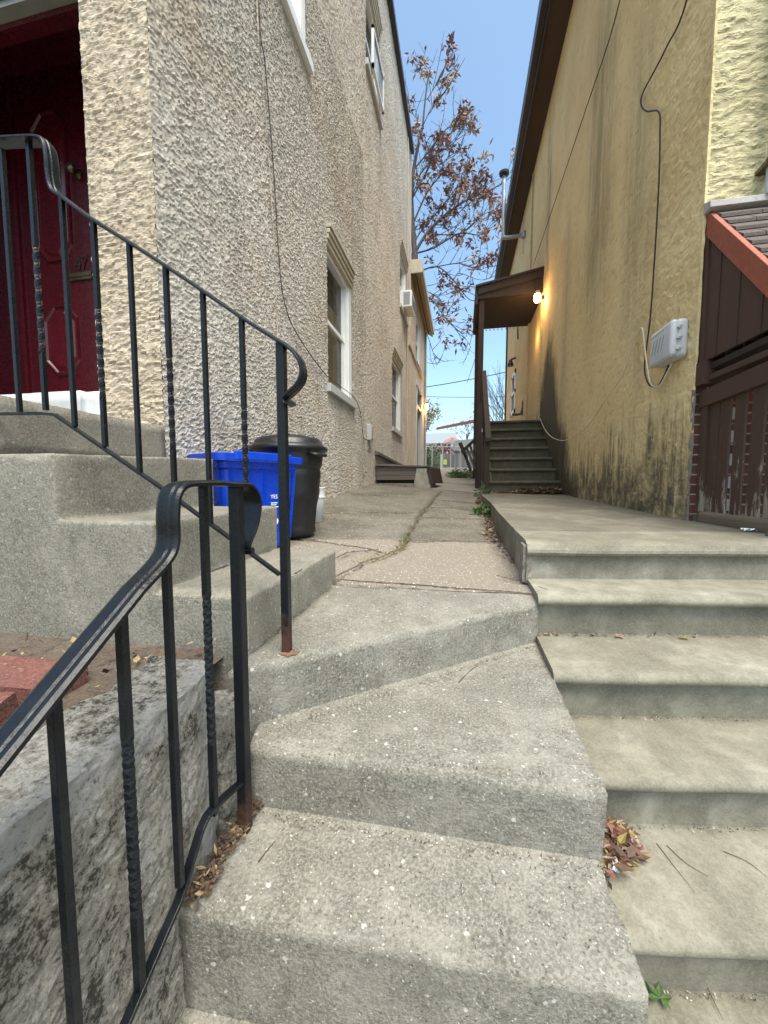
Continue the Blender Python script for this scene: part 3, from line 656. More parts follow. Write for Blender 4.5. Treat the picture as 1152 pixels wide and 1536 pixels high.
def side_window(parent, X, Y0, Y1, Z0, Z1, sgn=1, cornice=True, rec=.11, sill_out=.05, blind=True, sill='white', sash=True, cz=.22):
    """window in a wall at X whose outside faces sgn*X"""
    s = sgn
    def bx(m, a, b, y0, y1, z0, z1):
        x0, x1 = sorted((X+s*a, X+s*b)); m.box(x0, x1, y0, y1, z0, z1)
    fr = MB(); t = .055
    top = Z1-(cz if cornice else 0)
    for (y0,y1) in ((Y0,Y0+t),(Y1-t,Y1)): bx(fr,-rec-.03,-.03,y0,y1,Z0,top)
    bx(fr,-rec-.02,-.05,Y1-t-.03,Y1-t,Z0,top); bx(fr,-rec-.03,-rec+.0,Y1-t-.07,Y1-t-.03,Z0,top)
    bx(fr,-rec-.03,-.04,Y0+t,Y1-t,top-.05,top); f = fr.build('window', 'white_trim', parent, bevel=.004)
    sh = MB(); mid = (Z0+top)/2+.02
    bx(sh,-rec-.005,-rec+.03,Y0+t,Y1-t-.03,mid-.025,mid+.025); bx(sh,-rec-.005,-rec+.02,Y0+t,Y0+t+.04,Z0,top-.05); bx(sh,-rec-.005,-rec+.02,Y1-t-.1,Y1-t-.06,Z0,mid)
    bx(sh,-rec-.005,-rec+.02,Y0+t,Y1-t-.03,Z0,Z0+.05); sh.build('sash', 'white_trim', f, bevel=.003)
    g = MB(); bx(g,-rec-.012,-rec-.006,Y0+t,Y1-t,Z0,top); g.build('pane', 'glass', f)
    b = MB(); bx(b,-rec-.10,-rec-.09,Y0+t,Y1-t,Z0,top-.25*(top-Z0)); b.build('blind', 'blind' if blind else 'dark_stuff', f)
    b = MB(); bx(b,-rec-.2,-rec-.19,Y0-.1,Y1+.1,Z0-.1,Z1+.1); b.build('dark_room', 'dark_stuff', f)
    sl = MB(); bx(sl,-rec,sill_out,Y0-.05,Y1+.07,Z0-.10,Z0-.004); sl.build('sill', sill, f, bevel=.006)
    if cornice:
        c = MB(); n = 4
        for k in range(n): bx(c,-rec,.005+.018*k,Y0-.004*k,Y1+.006*k,top+cz/n*k+.002*k,top+cz/n*(k+1)-.004)
        c.build('cornice', 'cream', f, bevel=.004)
    rv = MB(); bx(rv,-rec-.03,-.006,Y0-.012,Y0+.0,Z0,Z1); bx(rv,-rec-.03,-.006,Y1,Y1+.012,Z0,Z1); bx(rv,-rec-.03,-.006,Y0,Y1,Z1,Z1+.012); rv.build('reveal', 'white', f)
    return f
side_window(lh, XL, *W1); side_window(lh, XL, *U1, cornice=False, sill='white_trim'); side_window(lh, XL, *U2, blind=False); side_window(lh, XL, *W2, blind=False); side_window(lh, XL, *U3, blind=False)
# rear block
RD = (13.25,15.0,.62,3.42); RU = (13.1,14.45,4.1,5.7)
me = grid_wall('X', XL, 11.6, 16.3, -.2, 6.3, .06, [RD,RU]); link(me, 'rear_wall', 'stucco_far', lh)
m = MB(); m.box(XL-.01,XL+.02,11.58,11.66,0,9.3); m.build('corner_bead', 'stucco_far', lh)
side_window(lh, XL, *RU, cornice=False, blind=False)
m = MB(); m.box(XL-.06,XL+.05,11.3,15.0,3.97,4.07); m.build('belt_course', 'cream', lh)
m = MB(); m.box(XL-.12,XL+.03,13.25,13.45,.62,3.42); m.box(XL-.12,XL+.03,14.8,15.0,.62,3.42); m.box(XL-.12,XL+.05,13.2,15.05,3.3,3.45); m.box(XL-.12,XL+.02,13.45,14.8,2.65,2.75); m.build('rear_door_frame', 'white', lh, bevel=.01)
m = MB(); m.box(XL-.14,XL-.10,13.4,14.85,.62,3.3); m.build('rear_door', 'dark_boards', lh)
m = MB(); m.prism([(XL-.1,11.62,6.32),(XL+.30,11.62,6.05),(XL+.30,11.62,6.30),(XL+.2,11.62,6.42),(XL-.1,11.62,6.55)], (0,4.95,0)); m.build('rear_eave', 'soffit_cream', lh)
m = MB(); m.box(XL+.27,XL+.36,11.60,16.6,6.16,6.34); m.box(XL-.0,XL+.36,11.58,11.62,6.08,6.46); m.build('rear_gutter', 'cream', lh, bevel=.01)
m = MB()
m.box(XL+.13,XL+.15,11.7,16.4,6.10,6.20); m.build('soffit_seam', 'brown_panel', lh)
m = MB(); m.box(-8.8,XL-.1,11.6,16.5,6.4,6.5); m.build('roof', 'roof_far', lh)
m = MB(); m.tube([(XL+.05,16.15,6.1),(XL+.05,16.15,.5)], .04, 8); m.build('downspout', 'grey_metal', lh)
m = MB(); m.tube([(XL+.02,10.9,9.2),(XL+.02,10.9,.3)], .02, 6); m.build('conduit', 'stucco_far', lh)
# cellar bulkhead line on wall
m = MB(); m.hull8([(XL-.02,6.87,.52),(XL+.07,6.87,.52),(XL+.07,10.1,.42),(XL-.02,10.1,.42),(XL-.02,6.87,.60),(XL+.07,6.87,.57),(XL+.07,10.1,.47),(XL-.02,10.1,.50)]); m.build('timber_ledge', 'grey_wood', lh)

# air conditioners
def ac(Y0, Y1, Z0, Z1, out, label):
    t = thing('window_air_conditioner', label, 'air conditioner', (XL+.1,(Y0+Y1)/2,Z0))
    m = MB(); m.box(XL-.1,XL+out,Y0,Y1,Z0,Z1); m.build('casing', 'white_trim', t, bevel=.012)
    m = MB()
    for k in range(9): z = Z0+.05+(Z1-Z0-.1)*k/9; m.box(XL+out,XL+out+.006,Y0+.05,Y1-.05,z,z+.014)
    m.build('grille', 'grey_slot', t)
    m = MB(); m.box(XL+.05,XL+out-.05,Y0-.006,Y0,Z0+.05,Z1-.05); m.build('side_vent', 'grey_slot', t)
ac(10.0,10.65,4.46,4.86,.26,'white window air conditioner jutting from the far upper window of the tan house')
t = thing('storm_sash', 'white framed storm sash tilted out of the high upper window of the tan house', 'storm window', (XL+.1,6.9,6.6))
m = MB()
for (a,b,c,d) in ((6.42,6.46,6.58,7.18),(7.2,7.24,6.58,7.18),(6.42,7.24,6.58,6.63),(6.42,7.24,7.13,7.18)): m.box(XL+.06,XL+.10,a,b,c,d)
m.build('frame', 'white_trim', t); m = MB(); m.box(XL+.075,XL+.085,6.46,7.2,6.63,7.13); m.build('pane', 'glass', t)
# wall lamp at rear
lmp = thing('wall_lantern', 'small lit amber lantern on the far end of the tan house wall', 'lantern', (XL+.1,15.9,3.1))
m = MB(); m.lathe((XL+.13,15.9,2.98), [(.03,0),(.06,.04),(.07,.2),(.03,.24)], 12); m.build('glass', 'lamp', lmp)
m = MB(); m.box(XL,XL+.06,15.86,15.94,3.02,3.2); m.lathe((XL+.13,15.9,3.22), [(.085,0),(.09,.02),(.02,.08)], 12); m.build('bracket', 'brown_metal', lmp)
def ptl(loc, e, c=(1,.55,.2), r=.05):
    d = bpy.data.lights.new('lamp_light', 'POINT'); d.energy = e; d.color = c; d.shadow_soft_size = r
    o = bpy.data.objects.new('lamp_light', d); COL.objects.link(o); o.location = (loc[0],loc[1],loc[2]+EZ); return o
ptl((XL+.24,15.9,3.05), 20, (1,.42,.1))

# ------------------------------------------------------------------ yellow house
XR = 1.65
yh = thing('yellow_house', 'yellow stucco house with black algae stains and dark brown eave, right of the alley', 'house', (5,8,-.3))
YW = (13.05,14.0,2.25,3.62)
def base_me():
    return grid_wall('X', XR, 3.25, 8.0, -.45, 5.2, .016, flip=True)
me = base_me(); ow = link(me, 'wall', 'yellow', yh); 
me = grid_wall('X', XR, 3.25, 8.0, 5.2, 7.9, .05, flip=True); link(me, 'wall', 'yellow', yh)
me = grid_wall('X', XR, 8.0, 15.8, -.3, 7.9, .04, [YW], flip=True); link(me, 'wall', 'yellow', yh)
me = grid_wall('Y', 3.25, XR, 6.5, 1.80, 7.9, .02 if True else .05); link(me, 'front_wall', 'yellow_front', yh)
m = MB(); m.box(XR-.004,XR+.012,3.243,3.262,-.28,7.8).weather(.004,.06,.004,9); m.build('corner_bead', 'yellow', yh)
m = MB(); m.box(XR-.004,XR+.012,3.240,3.26,-.3,.68).weather(.004,.03,.008,12); m.build('bare_edge', 'conc_dark', yh)
m = MB(); m.box(XR+.012,6.5,3.262,3.4,-.4,1.85); m.build('brick_front', 'brick', yh)
m = MB(); m.box(XR+.1,6.5,3.5,15.7,7.7,7.9); m.box(6.4,6.5,3.3,15.8,-.3,7.9); m.box(XR+.05,6.4,15.7,15.8,0,7.9); m.build('roof', 'roof_far', yh)
m = MB(); m.box(1.30,XR+.02,3.0,16.0,7.72,7.76); m.build('soffit', 'soffit', yh)
m = MB(); m.box(1.275,1.30,2.98,16.0,7.66,7.98); m.prism([(1.275,2.98,7.80),(1.17,2.98,7.82),(1.15,2.98,7.92),(1.15,2.98,7.99),(1.275,2.98,7.99)], (0,13.05,0)); m.box(1.30,XR,2.98,3.0,7.66,7.98); m.build('gutter', 'brown_metal', yh, bevel=.006)
m = MB(); m.tube([(1.292,2.98,7.70),(1.292,16.0,7.70)], .006, 6); m.build('drip_edge', 'flash', yh)
m = MB(); m.box(XR-.03,XR+.0,8.98,9.10,1.2,4.05); m.build('corner_board', 'yellow_front', yh)
m = MB(); m.tube([(XR-.03,10.59,1.3),(XR-.03,10.59,7.6)], .018, 6); m.build('conduit', 'yellow_front', yh)
m = MB(); m.box(XR-.05,XR+.02,15.72,15.85,-.2,7.7); m.build('corner_board', 'brown_metal', yh)
m = MB(); Y0,Y1,Z0,Z1 = YW
for a in ((Y0,Y0+.12,Z0,Z1),(Y1-.12,Y1,Z0,Z1),(Y0,Y1,Z0,Z0+.12),(Y0,Y1,Z1-.12,Z1),(Y0,Y1,2.9,3.0)): m.box(XR-.035,XR+.05,*a)
f = m.build('window', 'white_trim', yh); m = MB(); m.box(XR+.02,XR+.03,Y0,Y1,Z0,Z1); m.build('pane', 'glass', f); m = MB(); m.box(XR+.06,XR+.08,Y0-.05,Y1+.05,Z0-.05,Z1+.05); m.build('blind', 'grey_plastic', f)
m = MB(); m.tube([(2.005,3.17,1.93),(2.005,3.17,7.7)], .04, 10); dsp = m.build('downspout', 'dspout', yh)
m = MB(); m.box(1.94,2.03,3.14,3.26,2.10,2.125); m.box(1.945,1.965,3.13,3.16,2.09,2.14); m.build('pipe_clamp', 'brass', yh)
# porch roof
rake = lambda y: 1.90+(y-3.25)*1.13
m = MB()
ny = 13
for k in range(ny):     # overlapping shingle courses with staggered tabs
    ya = 3.24-.075*k*1.05; yb = ya-.10
    x = 1.70 - (.12 if k % 2 else 0)
    while x < 3.6:
        wd = random.choice((.2,.24,.28)); xa = max(1.70,x); xb = x+wd-.004; dz = .006+random.uniform(0,.004)
        m.hull8([(xa,yb,rake(yb)+.02),(xb,yb,rake(yb)+.02),(xb,ya,rake(ya)-.02),(xa,ya,rake(ya)-.02),(xa,yb,rake(yb)+.034+dz),(xb,yb,rake(yb)+.034+dz),(xb,ya,rake(ya)+.006),(xa,ya,rake(ya)+.006)]); x += wd
m.build('porch_shingles', 'shingle', yh)
m = MB(); y0, y1 = 2.15, 3.24
m.prism([(1.665,y1,rake(y1)+.02),(1.665,y0,rake(y0)+.02),(1.665,y0,rake(y0)-.15),(1.665,y1,rake(y1)-.15)], (.035,0,0)); m.build('rake_board', 'orange', yh, bevel=.004)
m = MB(); yb = 3.25-(1.90-.15-.865)/1.13
m.prism([(1.682,3.245,rake(3.245)-.12),(1.682,yb,.865),(1.682,3.245,.865)], (.02,0,0)); m.build('gable_panel', 'brown_panel', yh)
m = MB()
for k in range(3): y = 3.07-.2*k; m.box(1.678,1.684,y,y+.004,.87,rake(y)-.16)
m.build('panel_seam', 'dark_wood', yh)
m = MB(); m.box(1.668,1.69,3.21,3.262,.83,1.9); m.build('wall_trim', 'brown_panel', yh)
m = MB(); m.box(1.70,3.6,2.0,3.24,.80,.84); m.box(1.68,3.6,2.30,2.40,.72,.86); m.build('porch_ceiling', 'dark_wood', yh)
m = MB(); m.prism([(1.645,3.17,1.89),(1.645,3.17,1.93),(1.645,3.25,1.965),(1.645,3.25,1.88)], (2,0,0)); m.build('flashing', 'flash', yh, bevel=.003)
m = MB(); m.box(1.70,3.6,2.45,3.262,-.6,-.24); m.build('porch_floor', 'conc_dark', yh)
m = MB(); m.box(1.655,1.72,3.16,3.262,.70,.86); m.box(1.72,3.4,3.20,3.262,.70,.86); m.build('porch_beam', 'brown_panel', yh)
# white painted quoins on brick behind fence
m = MB()
for k in range(6): z = -.2+k*.165; m.box(1.85,1.97,3.252,3.262,z,z+.085)
m.build('painted_bricks', 'flash', yh)

# picket fence on the porch edge
fe = thing('picket_fence', 'brown wooden picket fence with peeling paint closing the porch of the yellow house', 'fence', (1.70,2.7,-.28))
m = MB(); m.hull8([(1.68,3.24,.54),(1.75,3.24,.54),(1.75,1.9,.60),(1.68,1.9,.60),(1.68,3.24,.66),(1.75,3.24,.66),(1.75,1.9,.72),(1.68,1.9,.72)]); m.build('top_rail', 'brown_panel', fe, bevel=.004)
m = MB(); m.box(1.69,1.74,1.9,3.24,.72,.76); m.build('cap_rail', 'brown_paint', fe, bevel=.004)
m = MB(); m.box(1.69,1.76,2.1,3.20,-.30,-.20).weather(.008,.03,.006,8); m.build('bottom_rail', 'beam_wood', fe, smooth=True)
pe = [(3.22,3.155),(3.15,3.045),(3.035,2.935),(2.885,2.79),(2.735,2.635),(2.60,2.50),(2.46,2.36),(2.32,2.22)]
for k, (ya, yb) in enumerate(pe):
    m = MB(); dx = random.uniform(-.003,.003); m.box(1.705+dx-(0 if k else .02),1.719+dx,yb,ya,-.20,.57+.003*k); m.build('picket', 'brown_paint', fe, bevel=.002)

# telecom box
tb = thing('utility_box', 'rounded light grey plastic utility box mounted on the yellow wall beside the porch', 'utility box', (1.6,3.5,.95))
m = MB(); m.box(1.565,1.65,3.345,3.68,.95,1.235); m.build('back_shell', 'grey_plastic', tb, bevel=.03, seg=5, smooth=True)
m = MB(); m.box(1.525,1.585,3.34,3.685,.955,1.23); cvr = m.build('cover', 'grey_plastic', tb, bevel=.028, seg=5, smooth=True)
m = MB()
for k in range(4): y = 3.63-.05*k; m.prism([(1.524,y,1.04),(1.524,y+.012,1.04),(1.524,y-.028,1.15),(1.524,y-.04,1.15)], (.003,0,0))
m.box(1.524,1.527,3.45,3.66,1.185,1.19); m.build('vent_slots', 'grey_slot', cvr)
m = MB()
for z in (1.00,1.08,1.16): m.box(1.56,1.59,3.33,3.35,z,z+.03); m.box(1.575,1.60,3.325,3.341,z+.01,z+.018)
m.build('latch', 'grey_plastic', tb, bevel=.004)
mb2 = thing('meter_box', 'small beige junction box low on the tan stucco wall beyond the bins', 'junction box', (XL,6.3,.75))
m = MB(); m.box(XL-.01,XL+.07,6.30,6.48,.72,.98); m.build('body', 'white', mb2, bevel=.012); m = MB(); m.box(XL+.07,XL+.078,6.32,6.46,.75,.96); m.build('cover', 'cream', mb2, bevel=.004)
# cables
def crv(pts, n=6):
    pts = [Vector(p) for p in pts]; out = []
    for i in range(len(pts)-1):
        p0 = pts[max(i-1,0)]; p1 = pts[i]; p2 = pts[i+1]; p3 = pts[min(i+2,len(pts)-1)]
        for k in range(n):
            t = k/n; out.append(.5*((2*p1)+(-p0+p2)*t+(2*p0-5*p1+4*p2-p3)*t*t+(-p0+3*p1-3*p2+p3)*t*t*t))
    return out+[pts[-1]]
def cable(pix, X, r, mat, label, cat='cable', tail=()):
    pts = list(tail)+[P(x,y,X=X) for x,y in pix]; m = MB(); m.tube(crv(pts), r, 6)
    return tag(m.build('wall_cable', mat, loc=tuple(pts[0]), smooth=True), label, cat)
cable([(388,0),(398,100),(410,250),(418,380),(426,450),(445,500),(490,563),(530,595),(541,620),(545,655),(552,660)], XL+.022, .0045, 'cable', 'thin black cable sagging down the tan stucco wall to the small junction box', tail=[Vector((XL+.022,2.9,5.6))])
cable([(386,20),(394,120),(404,250),(412,380),(416,500),(414,640)], XL+.02, .003, 'stucco_far', 'straight painted wire running down the tan stucco wall beside the black cable', tail=[Vector((XL+.02,2.86,5.6))])
cable([(1030,0),(1000,70),(985,100),(964,140),(962,158),(970,167),(988,168),(990,200),(988,280),(981,400),(975,480),(967,545),(970,570),(978,580),(990,575),(1003,548)], XR-.035, .0065, 'cable', 'black cable looping down the yellow wall into the grey utility box', tail=[Vector((XR-.022,3.3,4.3))])
cable([(810,628),(818,645),(830,657),(850,660),(880,640),(905,605),(935,560),(950,510),(962,492),(966,510),(970,545),(977,577),(990,577),(1000,560),(1008,545)], XR-.05, .006, 'cord', 'cream cord drooping across the yellow wall from the rear stair to the utility box')
cable([(930,0),(870,190),(800,398)], XR-.05, .006, 'cable', 'straight thin black wire crossing the yellow wall diagonally up from the porch roof', tail=[Vector((XR-.05,4.6,6.0))])

# service mast, floodlight, bracket
ms = thing('service_mast', 'grey service pipe with a black cap rising past the brown gutter of the yellow house', 'pipe', (1.3,11.8,6.4))
px, py_ = 1.06, 11.8
m = MB(); m.tube(crv([(XR,py_,6.9),(1.2,py_,6.88),(px+.03,py_,6.9),(px,py_,7.0),(px-.02,py_,8.55)], 5), .05, 10); m.build('pipe', 'grey_metal', ms, smooth=True)
m = MB(); m.lathe((px-.02,py_,8.52), [(.06,0),(.13,.04),(.14,.1),(.05,.16)], 14); m.build('cap', 'cable', ms)
m = MB(); m.lathe((XR-.05,py_,6.82), [(.07,0),(.07,.16)], 12); m.tube([(XR-.06,py_,7.3),(XR-.06,py_,6.4)], .015, 6); m.build('bracket', 'grey_metal', ms)
fl = thing('floodlight', 'small dark security floodlight on the far yellow wall above the narrow window', 'floodlight', (XR-.1,13.2,3.85))
m = MB(); m.lathe((XR-.16,13.2,3.75), [(.1,0),(.09,.06),(.04,.2)], 12); m.build('head', 'brown_metal', fl); m = MB(); m.tube([(XR,13.2,4.0),(XR-.16,13.2,3.95)], .03, 8); m.build('arm', 'brown_metal', fl)
m = MB(); m.tube(crv([(XR,11.5,2.15),(XR-.05,11.5,1.95),(XR-.28,11.5,1.93)]), .035, 6); m.box(XR-.03,XR,11.45,11.55,1.9,2.3); tag(m.build('wall_hook', 'brown_metal', loc=(XR-.1,11.5,1.9)), 'dark metal hook low on the far yellow wall above the rear stair landing', 'hook')
m = MB(); m.tube(crv([(XR-.03,12.6,5.8),(XR-.10,12.6,5.3),(XR-.04,12.7,4.9),(XR-.02,12.7,4.4)]), .02, 6); m.box(XR-.12,XR,12.5,12.6,5.1,5.5); tag(m.build('wire_bracket', 'brown_metal', loc=(XR-.1,12.6,5)), 'dark wire bracket on the far yellow wall under the porch roof edge', 'bracket')

# ------------------------------------------------------------------ rear stair and canopy
rst = thing('rear_stair', 'dark mossy concrete stair of seven risers rising to the side door of the yellow house', 'stair', (1.1,7.9,-.18))
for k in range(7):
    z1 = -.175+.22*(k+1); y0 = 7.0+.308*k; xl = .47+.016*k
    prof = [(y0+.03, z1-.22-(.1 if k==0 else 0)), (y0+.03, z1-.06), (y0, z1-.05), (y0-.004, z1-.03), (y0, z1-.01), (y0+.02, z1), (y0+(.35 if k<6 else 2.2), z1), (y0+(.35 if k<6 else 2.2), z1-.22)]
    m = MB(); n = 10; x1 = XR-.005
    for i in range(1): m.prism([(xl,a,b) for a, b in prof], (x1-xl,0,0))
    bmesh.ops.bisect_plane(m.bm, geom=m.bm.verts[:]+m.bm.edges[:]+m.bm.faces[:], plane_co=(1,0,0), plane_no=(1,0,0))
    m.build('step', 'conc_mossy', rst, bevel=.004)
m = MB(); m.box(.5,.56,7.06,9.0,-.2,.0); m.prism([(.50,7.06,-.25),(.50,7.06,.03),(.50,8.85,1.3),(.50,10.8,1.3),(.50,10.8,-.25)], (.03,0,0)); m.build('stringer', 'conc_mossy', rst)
pc = thing('porch_canopy', 'dark brown wooden lean-to canopy on posts over the rear stair landing', 'canopy', (1.0,9.8,-.1))
zl, zr, zb = P(716,430,Y=9).z, P(817,402,Y=9).z, P(722,447,Y=9).z
xa = P(716,430,Y=9).x
th = .2
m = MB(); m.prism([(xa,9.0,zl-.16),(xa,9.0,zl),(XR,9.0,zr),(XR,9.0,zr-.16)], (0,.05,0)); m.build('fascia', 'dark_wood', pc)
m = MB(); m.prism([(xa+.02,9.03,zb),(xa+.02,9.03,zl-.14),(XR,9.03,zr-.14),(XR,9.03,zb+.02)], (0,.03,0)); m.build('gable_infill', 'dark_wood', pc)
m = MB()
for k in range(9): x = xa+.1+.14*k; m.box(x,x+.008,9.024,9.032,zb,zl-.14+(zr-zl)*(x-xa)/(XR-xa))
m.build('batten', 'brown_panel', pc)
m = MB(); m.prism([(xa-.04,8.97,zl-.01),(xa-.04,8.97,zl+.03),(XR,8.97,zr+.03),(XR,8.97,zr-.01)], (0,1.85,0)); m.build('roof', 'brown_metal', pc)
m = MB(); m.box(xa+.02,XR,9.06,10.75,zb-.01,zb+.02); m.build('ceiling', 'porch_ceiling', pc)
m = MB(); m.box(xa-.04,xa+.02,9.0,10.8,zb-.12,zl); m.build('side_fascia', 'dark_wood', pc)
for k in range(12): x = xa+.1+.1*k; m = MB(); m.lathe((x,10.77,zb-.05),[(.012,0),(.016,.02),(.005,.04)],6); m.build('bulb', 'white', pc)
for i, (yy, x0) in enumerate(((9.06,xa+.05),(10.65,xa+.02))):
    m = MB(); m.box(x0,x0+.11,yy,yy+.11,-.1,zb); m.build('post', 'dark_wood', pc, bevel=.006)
hr = thing('stair_railing', 'weathered brown timber handrail sloping down the left side of the rear stair', 'railing', (.45,8,-.15))
def beam(m, a, b, wx, wz):
    a = Vector(a); b = Vector(b); m.prism([a+Vector((-wx/2,0,-wz/2)), a+Vector((wx/2,0,-wz/2)), a+Vector((wx/2,0,wz/2)), a+Vector((-wx/2,0,wz/2))], b-a)
m = MB(); m.box(.38,.47,6.86,6.95,-.17,.74); m.build('newel', 'dark_wood', hr, bevel=.006)
m = MB(); beam(m, (.44,6.80,.74), (.46,9.05,2.48), .09, .06); m.build('handrail', 'dark_wood', hr)
m = MB(); beam(m, (.44,6.95,.10), (.46,9.05,1.62), .04, .08); m.build('lower_rail', 'dark_wood', hr)
for k in range(7):
    y = 7.1+.29*k; m = MB(); m.box(.41,.45,y,y+.05,-.08+.722*(y-6.95)+.1,.72+.77*(y-6.8)-.02); m.build('baluster', 'dark_wood', hr)
m = MB(); m.box(.28,.38,8.2,8.3,-.1,1.3); m.box(.30,.37,7.6,7.66,-.1,1.5); m.build('side_post', 'dark_wood', hr)
# porch lamp
pl = thing('porch_lamp', 'glowing porch lamp fixed to the yellow wall under the canopy edge', 'lamp', (XR-.12,8.9,3.9))
lc = P(806,447,Y=8.88)
m = MB(); m.lathe((lc.x,lc.y,lc.z-.13), [(.02,.04),(.05,.05),(.075,.10),(.075,.16),(.055,.21),(.02,.23)], 20); m.build('globe', 'lamp', pl, smooth=True)
m = MB(); m.box(lc.x+.08,XR,8.85,8.91,lc.z-.03,lc.z+.03); m.lathe((lc.x,lc.y,lc.z+.13),[(.05,0),(.05,.03)],12); m.build('bracket', 'brown_metal', pl)
ptl((lc.x-.02,lc.y-.16,lc.z-.16), 9, r=.08); ptl((1.45,9.5,3.3), 3, r=.1)  # second point light is an unseen fill under the canopy, without a fixture

# ------------------------------------------------------------------ cellar bulkhead
bh = thing('cellar_bulkhead', 'low weathered board bulkhead with a concrete cheek block against the tan wall', 'bulkhead', (-1.1,7.2,0))
m = MB()
for k in range(3): m.box(-1.53,-.80,6.90,6.94,.06+.085*k,.14+.085*k)
m.build('front_boards', 'grey_wood', bh, bevel=.004)
m = MB(); m.hull8([(-1.54,6.86,.315),(-.64,6.86,.285),(-.42,7.9,.27),(-1.54,8.6,.40),(-1.54,6.86,.345),(-.64,6.86,.315),(-.42,7.9,.30),(-1.54,8.6,.43)]); m.build('lid', 'grey_wood', bh, bevel=.005)
m = MB(); m.hull8([(-.84,6.78,-.14),(-.53,6.80,-.14),(-.45,7.5,-.14),(-.84,7.5,-.14),(-.79,6.88,.28),(-.63,6.88,.27),(-.55,7.45,.27),(-.79,7.45,.28)]).weather(.012,.06,.01,6); m.build('cheek_block', 'conc_warm', bh, smooth=True)
m = MB(); m.box(-1.53,-.8,7.0,8.4,-.1,.25); m.hull8([(-.62,6.9,.0),(-.50,6.95,.0),(-.36,7.9,.0),(-.5,7.9,.0),(-.60,6.9,.28),(-.56,6.95,.28),(-.42,7.88,.27),(-.5,7.9,.27)]); m.build('dark_side', 'dark_wood', bh)
m = MB(); m.box(-1.53,-.84,6.88,6.99,-.14,.0); m.build('sill_block', 'conc_dark', bh)
m = MB(); m.box(-1.53,-.84,6.96,6.99,0,.07); m.build('gap', 'dark_stuff', bh)

# ------------------------------------------------------------------ bins
cx, cy, cz = -1.265, 2.70, -.39
cn = thing('trash_can', 'round black plastic trash can with domed lid standing against the tan stucco wall', 'trash can', (cx,cy,cz))
def canr(z): return .19+.065*(z/.64)
m = MB(); seg = 56; prof = [(.17,0),(.186,.015)]
z = .03
rings = []
zz = [0,.01,.03,.06,.1,.14,.18,.22,.26,.29,.31,.33,.36,.4,.44,.47,.485,.50,.52,.55,.58,.60,.615,.62,.64,.645,.66]
for z in zz:
    ring = []
    for k in range(seg):
        a = 2*pi*k/seg; r = canr(z)
        if z < .012: r -= .018
        # recessed arched panels low, a waist groove above
        ph = (a*6/(2*pi)) % 1; u = abs(ph-.5)*2; arch = .30-.07*u*u
        if .04 < z < arch and u < .86: r -= .012
        if .475 < z < .51: r -= .010
        if .33 < z < .475 and u < .9: r -= .004
        if z > .617: r += .012
        ring.append(m.bm.verts.new((cx+r*cos(a), cy+r*sin(a), cz+z)))
    rings.append(ring)
for q0, q1 in zip(rings, rings[1:]):
    for i in range(seg): m.bm.faces.new([q0[i], q0[(i+1)%seg], q1[(i+1)%seg], q1[i]])
m.bm.faces.new(rings[0][::-1]); m.bm.faces.new(rings[-1]); m.build('body', 'black_plastic', cn, smooth=True)
m = MB(); m.lathe((cx,cy,cz+.655), [(.275,-.03),(.285,-.03),(.287,0),(.26,.012),(.25,.02),(.243,.045),(.225,.062),(.13,.085),(.02,.09)], 56); m.build('lid', 'black_plastic', cn, smooth=True)
for s in (-1,1):
    m = MB(); a = -.35 if s > 0 else pi-.35; c = Vector((cx+.265*cos(a), cy+.265*sin(a), cz+.60)); q = Vector((-sin(a),cos(a),0)); o = Vector((cos(a),sin(a),0))
    m.tube(crv([c-q*.06, c-q*.05+o*.045-Vector((0,0,.01)), c+q*.05+o*.045-Vector((0,0,.01)), c+q*.06]), .013, 8); m.build('handle', 'black_plastic', cn, smooth=True)
m = MB()
for k in range(4):
    a = k*pi/2+.4; m.box(cx+.18*cos(a)-.012,cx+.18*cos(a)+.012,cy+.18*sin(a)-.012,cy+.18*sin(a)+.012,cz+.70,cz+.738)
m.build('lid_lug', 'black_plastic', cn, bevel=.004)

bn = thing('recycling_bin', 'bright blue rectangular recycling bin with white printing wedged behind the stoop', 'recycling bin', (-1.3,2.1,-.40))
A = Vector((-1.27,1.87,0)); B = Vector((-1.05,2.38,0)); d = (B-A).normalized(); q = Vector((-d.y,d.x,0)); Lb = (B-A).length; Wb = .27
zb0, zt0 = -.405, .13
def ring(off, z, tap):
    a = A+d*(tap-off)-q*(off-tap); b = B-d*(tap-off)-q*(off-tap); c = B-d*(tap-off)+q*(Wb+off-tap); e = A+d*(tap-off)+q*(Wb+off-tap)
    out = []
    pts = [a,b,c,e]
    for i in range(4):      # rounded corners
        p = pts[i]; pr_ = (pts[i-1]-p).normalized(); nx_ = (pts[(i+1)%4]-p).normalized(); r = .035
        for t in (0,.33,.67,1):
            o_ = p+pr_*r*(1-t)**1.6+nx_*r*t**1.6; out.append(Vector((o_.x,o_.y,z)))
    return out
def loft(m, rs_):
    R_ = [[m.bm.verts.new(p) for p in r_] for r_ in rs_]; n = len(R_[0])
    for q0, q1 in zip(R_, R_[1:]):
        for i in range(n): m.bm.faces.new([q0[i], q0[(i+1)%n], q1[(i+1)%n], q1[i]])
    m.bm.faces.new(R_[0][::-1]); return R_
m = MB(); R_ = loft(m, [ring(0,zb0,.055),ring(0,zb0+.02,.048),ring(0,-.02,.022),ring(0,zt0-.05,.016),ring(.0,zt0-.045,.0),ring(.004,zt0-.01,0),ring(.03,zt0-.008,0),ring(.032,zt0+.035,0),ring(.0,zt0+.04,0),ring(-.012,zt0+.038,0),ring(0,zt0-.03,.03),ring(0,zb0+.03,.06)])
m.bm.faces.new(R_[-1]); m.build('body', 'blue_plastic', bn, bevel=.003)
m = MB()
